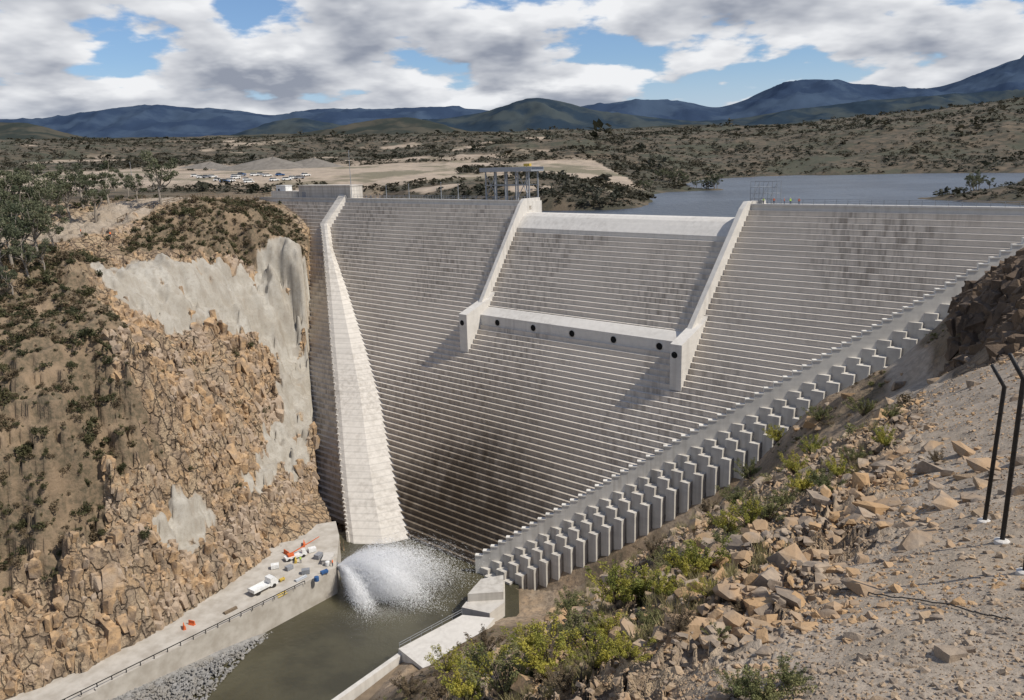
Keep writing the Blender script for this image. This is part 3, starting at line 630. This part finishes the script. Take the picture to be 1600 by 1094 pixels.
for nm,sel,mt in (("hillside_scrub",sl_,M_shrub),("hillside_dry_scrub",~sl_,M_dry)):
    o=scatter(nm,lp,ps[sel],S[sel],[mt],.1); o["kind"]="stuff"
N=12000; xs=rng.uniform(-35,90,N); ys=rng.uniform(22,148,N); _,pa_,sc2,_,_,_=masks(xs,ys); hs=Hf(xs,ys)
kp=(rng.uniform(0,1,N)<sc2*.8+.05)&(pa_<.2)&(hs>4)&(~inpoly(xs,ys,DAMPOLY))&~((xs>.56*ys)&(ys>55)&(ys<125))
S=np.clip(rng.lognormal(-1.05,.45,N),.15,.9)[kp][:,None]*np.array([[1,1,.7]])
ps=np.stack([xs,ys,hs-.05],-1)[kp]; sl_=rng.uniform(0,1,len(ps))<.6
for nm,sel,mt in (("low_scrub",sl_,M_dry),("low_green_scrub",~sl_,M_grn)):
    o=scatter(nm,lp,ps[sel],S[sel],[mt],.1); o["kind"]="stuff"
# near grass tufts on the slope
N=5200; aa=np.radians(rng.uniform(-6,36,N)); r_=np.exp(rng.uniform(np.log(9),np.log(60),N)); xs=np.sin(aa)*r_; ys=np.cos(aa)*r_
kp=(pdist(xs,ys,PATHL)>3.2)&(fbm(xs,ys,5,3,201)>.02); xs=xs[kp];ys=ys[kp]; hs=Hf(xs,ys)
def tuft(seed):
    rs=np.random.default_rng(seed); n=34; a=rs.uniform(0,6.28,n); l_=rs.uniform(.5,1.,n); sp_=rs.uniform(.1,.7,n); bx=rs.normal(size=(n,2))*.12
    p0=np.stack([bx[:,0],bx[:,1],np.zeros(n)],-1); p1=p0+np.stack([np.cos(a)*sp_*l_,np.sin(a)*sp_*l_,l_*(1-.4*sp_)],-1); w_=np.stack([-np.sin(a),np.cos(a),np.zeros(n)],-1)*.02
    return np.stack([p0-w_,p0+w_,p1+w_*.2,p1-w_*.2],1).reshape(-1,3),np.arange(4*n).reshape(-1,4)
o=scatter("dry_grass",[tuft(i) for i in range(4)],np.stack([xs,ys,hs],-1),rng.uniform(.12,.32,len(xs))[:,None]*(1+np.hypot(xs,ys)[:,None]/50)*np.ones((1,3)),[leafmat("dry_grass_blades",(.22,.18,.09),(.30,.27,.12),1.)],.1); o["kind"]="stuff"
N=70000; aa=np.radians(rng.uniform(-36,38,N)); r_=np.exp(rng.uniform(np.log(235),np.log(2000),N)); xs=np.sin(aa)*r_; ys=np.cos(aa)*r_
sh_,pa_,_,_,pl_,fv_=masks(xs,ys); hs=Hf(xs,ys); cl=fbm(xs,ys,70,4,131)
kp=(hs>76.8)&(rng.uniform(0,1,N)<(fv_*(.5+cl*1.3)+.03*(1-fv_)))&(~inpoly(xs,ys,DAMPOLY))&(pl_<.6)&((xs>-60)|(ys>345))
fp=[shrubproto(400+i,24,.25) for i in range(6)]
S=(rng.lognormal(.0,.5,N)*(1+r_/1000))[kp][:,None]*np.array([[1.3,1.3,.8]])
o=scatter("far_scrub",fp,np.stack([xs,ys,hs-.4],-1)[kp],S,[M_farv],.1); o["kind"]="stuff"
k_=0
for cx,cy,n_,sp_ in ((140,268,14,18),(175,300,14,24),(215,345,14,27),(92,378,10,12),(78,395,8,10),(60,345,6,8)):
    for i in range(n_):
        x_=cx+random.gauss(0,sp_*.5);y_=cy+random.gauss(0,sp_*.35);z_=gz(x_,y_)
        if z_<76.6: continue
        e=empty("eucalyptus_tree",(x_,y_,z_-.2),random.uniform(0,6.28),random.uniform(4.5,8)); thing(e,"dark green tree standing on the reservoir shore","tree","trees on the reservoir shore")
        tm,cm=gums[k_%6]; k_+=1; mobj("trunk",tm,parent=e); mobj("crown",cm,parent=e)
NB=[[wispbush(500+i,4200,.024,mt) for i in range(3)] for mt in (M_wat,M_grn,M_dry)]
bushes=[(1095,890,60,0),(1130,868,45,1),(1075,905,45,0),(1170,838,45,0),(1200,815,45,1),(1250,775,40,0),(1290,770,40,1),(1310,748,35,0),(1385,698,35,0),(1220,795,35,1),(1000,950,75,0),(960,965,60,0),(1030,935,45,0),(900,1010,55,1),(860,1050,80,0),(790,1085,80,1),(730,1094,70,0),(690,1090,50,2),(930,1050,60,0),(830,1020,50,0),(760,1060,60,0),
 (1190,1094,70,1),(1230,1070,40,1),(1060,985,40,2),(980,1030,50,0),(1150,790,35,1),(1265,710,35,0),(1350,650,30,1),(1240,740,35,0),(1170,750,35,1),(1110,810,35,2),(1020,870,35,2),(1120,1000,28,1),(1160,960,22,2),(1330,725,30,1),(1465,725,22,2),(1050,890,40,1),(890,960,40,1),(760,1020,40,2),(700,1050,40,0),(1150,1090,45,1),(640,1085,35,2),(1215,690,30,0),(1280,660,28,1),(1390,655,25,1),(1140,835,40,0),(1010,985,40,1),(950,1000,45,0),(1105,935,30,0),(880,1080,45,2)]
for i,(a_,b_,h_,k_) in enumerate(bushes):
    q=survey(a_,b_,4,400)
    if q is None: continue
    s_=h_/1250*math.hypot(q[0],q[1],92-q[2])*.95
    o=mobj("bush",NB[k_][i%3],(q[0],q[1],q[2]-.05*s_),random.uniform(0,6),(s_*1.25,s_*1.25,s_)); thing(o,["yellow flowering wattle bush on the rocky slope edge","olive green bush growing on the rocky slope edge","dry brown bush on the rocky slope"][k_],"bush","bushes on the slope edge")
# ------------------------------------------------------------------ rocks
hp=[hull(i,12,(1,.8,.5)) for i in range(8)]; bk=[blocky(20+i,(1,.75,1.3)) for i in range(14)]
N=34000; xs=rng.uniform(-125,-52,N); ys=rng.uniform(95,275,N); sh_,pa_,sc2,og_,_,_=masks(xs,ys); hs=Hf(xs,ys)
gx=(Hf(xs+1.2,ys)-Hf(xs-1.2,ys))/2.4; gy=(Hf(xs,ys+1.2)-Hf(xs,ys-1.2))/2.4; steep=np.hypot(gx,gy)
kp=(og_>.5)&(hs>6.5)&(steep>.9)&(~inpoly(xs,ys,DAMPOLY))&(~inpoly(xs,ys,PLAT)); kp&=rng.uniform(0,1,N)<(.5+.9*fbm(xs,ys,14,3,181))
big=sm(fbm(xs,ys,16,3,183),-.2,.3)
sz=(np.clip(rng.lognormal(-.6,.42,N),.25,1.3)*(.7+.5*big))[kp]
P=np.stack([xs,ys,hs],-1)[kp]; P[:,2]-=sz*.9
P[:,0]+=-gx[kp]/steep[kp]*sz*.18; P[:,1]+=-gy[kp]/steep[kp]*sz*.18
o=scatter("cliff_crags",bk,P,sz[:,None]*np.array([[1,1,1.5]]),[M_cliff],.2,rzr=1.6,rz0=.87); o["kind"]="stuff"
P=[];S=[]
for i in range(1500):
    y_=random.uniform(62,106); x_=y_*random.uniform(.568,.74) if y_>80 else y_*random.uniform(.625,.78)
    q=random.uniform(.3,1.15); P.append((x_,y_,gz(x_,y_)-.6*q)); S.append((q*1.3,q,q*random.uniform(.7,1.1)))
o=scatter("rock_outcrop",bk,np.array(P),np.array(S),[M_outc],.22); o["kind"]="structure"
rk_me=[]
for i,(v_,f_) in enumerate([(hull(60+i,16,(1,.8,.4)) if i%2 else blocky(60+i,(1,.8,.32))) for i in range(12)]):
    me=bpy.data.meshes.new("rock"); me.from_pydata(v_.tolist(),[],f_.tolist()); me.materials.append(M_slab if i%3==0 else M_rock); rk_me.append(me)
cnt=0; cl_=[(1130,870),(1170,850),(1240,840),(1330,770),(1400,740),(1480,740),(1300,640),(1380,640),(1100,920),(1180,920),(1060,960),(1350,690),(1250,690),(1270,800),(1420,800)]
cw=[survey(a_,b_,4,300) for a_,b_ in cl_]
while cnt<298:
    if cnt<240:
        c_=cw[cnt%len(cw)]; d_=math.hypot(c_[0],c_[1]); x_=c_[0]+random.gauss(0,.06*d_);y_=c_[1]+random.gauss(0,.13*d_); s_=min(.022*d_+.12,max(.06,random.lognormvariate(-1.9,.6)*(.6+d_/28)))
    else:
        a_=math.radians(random.uniform(4,34)); d_=math.exp(random.uniform(math.log(8),math.log(30))); x_=math.sin(a_)*d_; y_=math.cos(a_)*d_; s_=random.uniform(.04,.15)
    z_=gz(x_,y_); o=mobj("rock",rk_me[cnt%12],(x_,y_,z_-s_*.1),random.uniform(0,6.28),(s_,s_,s_)); o.rotation_euler=(random.gauss(.15,.2),random.gauss(-.2,.2),random.uniform(0,6.28))
    thing(o,"angular pinkish brown rock lying on the gravel slope","rock","loose rocks on the gravel slope"); cnt+=1
N=60000; aa=np.radians(rng.uniform(-4,40,N)); r_=np.exp(rng.uniform(np.log(6),np.log(80),N)); xs=np.sin(aa)*r_; ys=np.cos(aa)*r_; hs=Hf(xs,ys)
cl=sm(fbm(xs,ys,3,3,191),-.4,.2)*sm(pdist(xs,ys,PATHL),.8,3.); sz=np.clip(rng.lognormal(-3.9,.7,N)*(1+r_/20)*(.42+1.05*cl),.008,.42)
ps=np.stack([xs,ys,hs+sz*.05],-1); sl_=rng.uniform(0,1,N)<.6; gp=hp[:4]+[blocky(80+i,(1,.8,.5)) for i in range(4)]
for nm,sel,mt in (("loose_gravel",sl_,M_rock),("ochre_rubble",~sl_,M_slab)):
    o=scatter(nm,gp,ps[sel],sz[sel][:,None]*np.ones((1,3)),[mt],.35); o["kind"]="stuff"
# riprap bank
RP=[(-49,147),(-53,139),(-57,121),(-72,92),(-96,90),(-74,119.5)]
me=bpy.data.meshes.new("riprap_bank"); me.from_pydata([(-49,148,-.6),(-53,138,-.8),(-57.5,121,-.8),(-73,90,-.8),(-96,91.5,3.6),(-73,119.7,3.4),(-58,138.5,1.6)],[],[(0,1,6),(1,2,5,6),(2,3,4,5)]); me.materials.append(M_rip); o=bpy.data.objects.new("riprap_bank",me); COL.objects.link(o); o["kind"]="structure"
N=22000; xs=rng.uniform(-96,-45,N); ys=rng.uniform(88,150,N)
kp=inpoly(xs,ys,RP); dd=pdist(xs,ys,[(-41,160),(-73.5,120),(-96,92)]); wd=np.interp(ys,[88,121,148],[22,14,2]); hs=np.interp(ys,[90,120,148],[3.6,3.4,.2])*(1-np.clip(dd/wd,0,1))-.45*np.clip(dd/wd,0,1)
o=scatter("riprap",hp,np.stack([xs,ys,hs],-1)[kp],(rng.lognormal(-1.25,.35,N)[kp])[:,None]*np.array([[1,1,1.3]]),[M_rip],.5); o["kind"]="stuff"
# ------------------------------------------------------------------ water jet: falling streaks and drifting droplets
o0=np.array([-40.4,162.8,4.9])
def jet(N,az0,az1,el0,el1,v0,v1,tmax,drag,dif,bias=1.):
    a=np.radians(az0+(az1-az0)*rng.beta(1.6,1.6,N)); e=np.radians(el0+(el1-el0)*rng.beta(1.5,1.7,N))
    d=np.stack([np.cos(a)*np.cos(e),np.sin(a)*np.cos(e),np.sin(e)],-1)
    lob=1+.16*np.sin(a*13+e*5)+.12*np.sin(e*17-a*7+1); v=rng.uniform(v0,v1,N)*lob; tt=rng.uniform(0.005,1,N)**bias*tmax
    k=np.exp(-tt*drag); P=o0+d*(v*(1-k)/drag)[:,None]; P[:,2]-=4.9*tt**2*.8; P+=rng.normal(size=(N,3))*(.04+dif*tt)[:,None]
    ve=d*(v*k)[:,None]; ve[:,2]-=7.8*tt; ve/=np.linalg.norm(ve,axis=1)[:,None]; ok=P[:,2]>.05; return P[ok],ve[ok]
parts=[jet(150000,-62,-5,-12,42,7,14,1.7,.45,.26),jet(170000,-36,10,5,42,11,20,1.9,.5,.42,1.1),jet(40000,-25,12,0,32,16,25,2.2,.6,.9,.9)]
P=np.concatenate([p[0] for p in parts]); vel=np.concatenate([p[1] for p in parts]); n1=len(P)
src=parts[1][0]; mi=src[rng.integers(0,len(src),90000)]+rng.normal(size=(90000,3))*np.array([4.2,2.0,1.3])+np.array([4.5,.8,0.]); mi=mi[mi[:,2]>.1]
sa=np.stack([-29+rng.normal(size=14000)*3.6,151+rng.normal(size=14000)*2.0,np.abs(rng.normal(size=14000))*.5+.05],-1)
mi=np.concatenate([mi,sa]); P=np.concatenate([P,mi]); vel=np.concatenate([vel,rng.normal(size=(len(mi),3))*.3]); n=len(P)
sz=np.concatenate([rng.uniform(.018,.045,n1),rng.uniform(.01,.02,len(mi))])[:,None]
w_=np.cross(vel,rng.normal(size=(n,3))); w_/=np.linalg.norm(w_,axis=1)[:,None]+1e-6
ln_=np.concatenate([np.full(n1,4.5),np.full(len(mi),3.)])[:,None]
V_=np.stack([P-vel*sz*ln_,P+w_*sz,P+vel*sz*ln_,P-w_*sz],1).reshape(-1,3)
m,t,b=newmat("white_spray",.6)
nz_=t.noise(t.n('ShaderNodeNewGeometry').outputs['Position'],1.5,2); cw_=t.mix(nz_,(.99,.99,.99),(.95,.96,.97))
t.nt.links.new(cw_,b.inputs['Base Color']); tl=t.n('ShaderNodeBsdfTranslucent',{'Color':cw_}).outputs[0]
t.nt.links.new(t.n('ShaderNodeMixShader',{0:.5,1:b.outputs[0],2:tl}).outputs[0],t.nt.nodes['Material Output'].inputs[0])
o=bigmesh("water_spray",V_,np.arange(4*n).reshape(-1,4),[m],smooth=False); o["kind"]="stuff"
vh=empty("outlet_valve",(-41.5,163.2,6)); thing(vh,"concrete valve house with steel outlet nozzle jetting water","valve")
mb=MB(); mb.box(-1.9,-1.4,-2,0.2,2.0,1.0); mb.box(-2.0,-1.5,1.003,.3,2.1,1.2); mb.obj("housing",[M_blk],vh)
mb=MB(); mb.tube([(.1,0,-1.2),(1.1,-.2,-1.1)],[.8,.95],14); mb.obj("nozzle",[M_steel],vh)
# ------------------------------------------------------------------ vehicles, plant, people
def carmesh(paint):
    mb=MB()
    mb.yprism([(-2.1,.35),(-2.15,.8),(-1.9,.98),(-1.35,1.0),(1.0,1.0),(2.0,.85),(2.15,.6),(2.1,.35)],-.88,.88,0)
    mb.yprism([(-1.8,1.0),(-1.5,1.5),(.2,1.52),(.95,1.0)],-.76,.76,1)
    mb.box(-1.45,-.7,1.5,.15,.7,1.56,0)
    for x_ in (-1.35,1.35):
        for y_ in (-.9,.72): mb.tube([(x_,y_,.34),(x_,y_+.18,.34)],[.34,.34],12,2)
    return mb.mesh("parked_car",[paint,M_glass,M_tyre])
cmz=[carmesh(p) for p in (M_white,M_white,M_grey,M_white,M_white,M_blue)]
for i in range(22):
    pxx=305+ (i%10)*9 if i<10 else 368+(i-10)*10; r_=random.uniform(385,440); k=(pxx-800+6)/1287; x_=k*r_
    z_=gz(x_,r_); o=mobj("parked_car",cmz[i%6],(x_,r_,z_-.02),random.uniform(-.4,.4)+.5,(1.1,1.1,1.1)); c_=["white","white","grey","white","white","blue"][i%6]
    thing(o,c_+" car parked on the dirt plateau by the dam","car","cars parked on the plateau")
p=atz(412,922,6); tk=empty("flatbed_truck",(p.x,p.y,6.0),math.radians(52)); thing(tk,"small white flatbed truck parked on the work platform","truck")
mb=MB(); mb.yprism([(1.2,.5),(1.2,2.3),(2.4,2.3),(2.95,1.5),(3.0,.5)],-1,1); mb.obj("cab",[M_white],tk)
mb=MB(); mb.yprism([(2.45,2.2),(2.97,1.5),(3.0,1.52),(2.5,2.25)],-.85,.85); mb.obj("windscreen",[M_glass],tk)
mb=MB(); mb.box(-3,-1.1,.8,1.1,1.1,1.0); mb.box(-3,-1.1,1.003,-2.9,1.1,1.5); mb.box(-3,-1.1,1.003,1.1,-1.02,1.4); mb.box(-3,1.02,1.003,1.1,1.1,1.4); mb.obj("tray",[M_white],tk)
for x_ in (-1.8,2.):
    for y_ in (-1.05,.8):
        mb=MB(); mb.tube([(x_,y_,.45),(x_,y_+.25,.45)],[.45,.45],14); mb.obj("wheel",[M_tyre],tk)
p=atz(462,872,6); cr=empty("mobile_crane",(p.x,p.y,6),math.radians(35),.7); thing(cr,"orange and white mobile crane with raised boom on the platform","crane")
mb=MB(); mb.box(-3.5,-1.2,.6,3.5,1.2,1.3); mb.yprism([(2,1.3),(2,2.5),(3.1,2.5),(3.5,1.3)],-1.1,.2); mb.obj("body",[M_white],cr)
mb=MB(); mb.box(-2.5,-.8,1.303,-.6,.8,2.0); mb.tube([(-1.5,0,2.0),(4,0,3.6),(8.5,.2,4.8)],[.2,.17,.12],4); mb.obj("boom",[M_orange],cr)
for x_ in (-2.5,-.8,2.3):
    for y_ in (-1.25,1.0):
        mb=MB(); mb.tube([(x_,y_,.5),(x_,y_+.25,.5)],[.5,.5],12); mb.obj("wheel",[M_tyre],cr)
def clutter(px,py,kind,mt,lab,cat,rz=.7,s=1.):
    p=atz(px,py,6); mb=MB(); s*=.7
    if kind=='tank': mb.tube([(0,0,0.05),(0,0,1.6*s),(0,0,1.75*s)],[.8*s,.8*s,.3*s],14)
    elif kind=='crate':
        mb.box(-1*s,-.7*s,.12,1*s,.7*s,1.2*s); mb.box(-1*s,-.6*s,0,-.7*s,.6*s,.12); mb.box(.7*s,-.6*s,0,1*s,.6*s,.12); mb.box(-1.05*s,-.05,.1,-.95*s,.05,1.25*s)
    elif kind=='barrier':
        mb.yprism([(-.3,0),(-.12,.35),(-.08,.9),(.08,.9),(.12,.35),(.3,0)],-1*s,1*s)
    elif kind=='genset':
        mb.box(-1.4*s,-.7*s,.3,1.4*s,.7*s,1.5*s); mb.box(-1.2*s,-.5*s,0,-.9*s,.5*s,.3); mb.box(.9*s,-.5*s,0,1.2*s,.5*s,.3); mb.tube([(1*s,0,1.5*s),(1*s,0,1.9*s)],[.08,.08],6)
    elif kind=='pile':
        for i in range(5): mb.tube([(-2*s,-.4+i*.22,.1),(2*s,-.4+i*.22,.1)],[.1,.1],6)
        for i in range(3): mb.tube([(-1.9*s,-.2+i*.22,.3),(2.1*s,-.2+i*.22,.3)],[.1,.1],6)
    o=mb.obj({'tank':'storage_tank','crate':'equipment_crate','barrier':'safety_barrier','genset':'generator','pile':'pipe_stack'}[kind],[mt],smooth=False); o.location=(p.x,p.y,6.003); o.rotation_euler=(0,0,rz); thing(o,lab,cat)
clutter(495,908,'tank',M_blue,"blue round storage tank on the work platform","tank",0,.9)
clutter(507,897,'genset',M_blue,"blue generator on skids near the outlet valve","generator",.7,.8)
clutter(441,908,'genset',M_yellow,"yellow generator standing on the work platform","generator",.9,.6)
clutter(430,888,'crate',M_white,"white equipment crate on the work platform","crate",.3,1.2)
clutter(452,890,'crate',M_grey,"grey equipment crate on the work platform","crate",.9,1.1)
clutter(478,896,'crate',M_steel,"steel equipment crate on the work platform","crate",.2,1.2)
clutter(498,872,'crate',M_grey,"grey equipment crate beside the dam toe","crate",1.2,1.3)
clutter(512,884,'tank',M_white,"white round storage tank near the outlet valve","tank",0,.9)
clutter(488,862,'crate',M_white,"white equipment crate beside the dam toe","crate",.5,1.2)
clutter(470,905,'pile',M_steel,"stack of steel pipes lying on the work platform","pipe stack",.9)
clutter(440,930,'pile',M_yellow,"yellow pipes stacked at the platform edge","pipe stack",.9,.8)
clutter(360,955,'pile',M_post,"stack of timber lying on the platform road","timber stack",.9)
clutter(288,982,'barrier',M_orange,"orange plastic safety barrier on the platform road","barrier",.5)
clutter(300,976,'barrier',M_orange,"orange plastic safety barrier on the platform road","barrier",1.2)
clutter(448,866,'barrier',M_orange,"orange plastic safety barrier near the cliff foot","barrier",.8,1.5)
clutter(475,852,'barrier',M_orange,"orange plastic safety barrier near the cliff foot","barrier",.2,1.5)
clutter(462,878,'barrier',M_yellow,"yellow plastic safety barrier on the platform","barrier",.2,1.2)
def personmesh(vest):
    me=bpy.data.meshes.new("person")
    vs=[(0,0,.95),(0,0,1.2),(0,0,1.42),(0,0,1.53),(0,.01,1.64),(0,.01,1.76),(.19,0,1.42),(.26,.02,1.15),(.24,.12,.92),(-.19,0,1.42),(-.26,.02,1.15),(-.24,.1,.9),(.1,0,.9),(.11,.02,.5),(.11,0,.08),(.11,.14,.04),(-.1,0,.9),(-.11,.02,.5),(-.11,0,.08),(-.11,.14,.04)]
    es=[(0,1),(1,2),(2,3),(3,4),(4,5),(2,6),(6,7),(7,8),(2,9),(9,10),(10,11),(0,12),(12,13),(13,14),(14,15),(0,16),(16,17),(17,18),(18,19)]
    me.from_pydata(vs,es,[]); o=bpy.data.objects.new("tmp",me); COL.objects.link(o)
    md=o.modifiers.new("s",'SKIN'); rad=[.15,.14,.15,.06,.1,.08,.07,.05,.04,.07,.05,.04,.1,.07,.05,.04,.1,.07,.05,.04]
    for v,r_ in zip(me.skin_vertices[0].data,rad): v.radius=(r_,r_*.85)
    me.skin_vertices[0].data[0].use_root=True
    o.modifiers.new("u",'SUBSURF').levels=1
    dg=bpy.context.evaluated_depsgraph_get(); m2=bpy.data.meshes.new_from_object(o.evaluated_get(dg)); bpy.data.objects.remove(o)
    m2.materials.clear()
    for mt in (M_skin,vest,M_navy,M_white): m2.materials.append(mt)
    for p in m2.polygons:
        z_=p.center.z; p.material_index=3 if z_>1.7 else 0 if z_>1.5 or (abs(p.center.x)>.2 and z_<1.0) else 1 if z_>.92 else 2
    m2.name="person"; return m2
pm=[personmesh(M_vest),personmesh(M_lime)]
def person(p,k,lab,sc=1.): o=mobj("person",pm[k],p,random.uniform(0,6),(sc,)*3); thing(o,lab,"person","site workers")
for i,s_ in enumerate((210.8,213.2,215.9,217.2,219.4)): person(tuple(stw(s_,-1.5-.4*(i%2),80.0)),1 if i in(0,3) else 0,"worker in %s vest and white helmet standing on the dam crest"%("lime" if i in(0,3) else "orange"))
for a_,b_ in ((127,368),(173,372)):
    q=survey(a_,b_,60,500)
    if q: person((q[0],q[1],q[2]),0,"worker in orange vest standing on the dirt road")
for a_,b_,k in ((425,915,0),(470,880,1),(520,885,0)):
    p=atz(a_,b_,6); person((p.x,p.y,6.0),k,"worker in bright vest standing on the work platform")
for cx,cy,rd_,hh_ in ((-165,560,48,8),(-140,572,38,6),(-222,600,34,4)):
    mb=MB(); z0=gz(cx,cy)-3; nA_=28; rows=9; vs=[]
    for i in range(rows):
        f_=i/(rows-1)
        for j in range(nA_):
            a_=j*6.2832/nA_; q=rd_*(1-f_**.85)*(1+.12*math.sin(3*a_+cx)+.06*math.sin(7*a_)); vs.append((math.cos(a_)*q+f_*6,math.sin(a_)*q*.6,(hh_+3)*f_**.85*(1+.05*math.sin(5*a_))))
    fs=[(i*nA_+j,i*nA_+(j+1)%nA_,(i+1)*nA_+(j+1)%nA_,(i+1)*nA_+j) for i in range(rows-1) for j in range(nA_)]
    mb.add(vs,fs); o=mb.obj("gravel_stockpile",[simple("crushed_gravel",(.20,.18,.155),(.145,.13,.11),.3,.95,.2)],smooth=True); o.location=(cx,cy,z0)
    thing(o,"dark grey gravel stockpile on the dirt plateau","gravel pile","gravel stockpiles")
# ------------------------------------------------------------------ sun & sky
sd=Vector((-.59,.22,-.775)).normalized()
su=bpy.data.lights.new("sun",'SUN'); su.energy=4.6; su.angle=math.radians(.53); su.color=(1,.94,.85)
so=bpy.data.objects.new("sun",su); COL.objects.link(so); so.rotation_euler=sd.to_track_quat('-Z','Y').to_euler()
w=bpy.data.worlds.new("World"); scene.world=w; w.use_nodes=True; t=NT(w.node_tree)
bg=w.node_tree.nodes['Background']
sky=t.n('ShaderNodeTexSky',sky_type='NISHITA',sun_disc=False); sky.sun_elevation=math.asin(-sd.z); sky.sun_rotation=math.atan2(-sd.x,-sd.y); sky.altitude=600
dv=t.n('ShaderNodeTexCoord').outputs['Generated']
sp=t.n('ShaderNodeSeparateXYZ',{0:dv})
def cloudn(dz,scale,det,seed=3.7,rg=.55):
    zz=t.math('ADD',t.math('MAXIMUM',sp.outputs[2],0.),.24+dz)
    v=t.n('ShaderNodeCombineXYZ',{0:t.math('DIVIDE',sp.outputs[0],zz),1:t.math('DIVIDE',sp.outputs[1],zz),2:seed}).outputs[0]
    return t.n('ShaderNodeTexNoise',{'Vector':v,'Scale':scale,'Detail':det,'Roughness':rg,'Distortion':.0}).outputs[0]
n0=cloudn(0,3.0,8,5.1,.52); nu=cloudn(.022,3.0,4,5.1,.5); nl=cloudn(0,1.1,3,7.4)
dens=t.math('ADD',t.math('MULTIPLY',n0,.66),t.math('MULTIPLY',nl,.5))
mask=t.ramp(dens,.515,.565)
hi=t.math('SUBTRACT',1.,t.math('MULTIPLY',t.ramp(sp.outputs[2],.3,.6),.75)); mask=t.math('MULTIPLY',mask,hi)
lit=t.math('ADD',.76,t.math('MULTIPLY',t.math('SUBTRACT',n0,nu),3.6)); 
thick=t.ramp(dens,.545,.68)
br=t.math('SUBTRACT',lit,t.math('MULTIPLY',thick,.56),clamp=True)
cc=t.mix(br,(2.9,3.2,3.9),(8.8,8.9,9.1))
cc=t.mix(t.math('MULTIPLY',t.ramp(sp.outputs[2],.09,-.01),.6),cc,(5.8,6.4,7.4))
skb=t.mix(t.ramp(sp.outputs[2],.12,0.),t.mix(1.,sky.outputs[0],(.85,1.,1.2),'MULTIPLY'),(5.2,6.2,7.6))
fin=t.mix(mask,skb,cc)
w.node_tree.links.new(fin,bg.inputs[0]); bg.inputs[1].default_value=.1
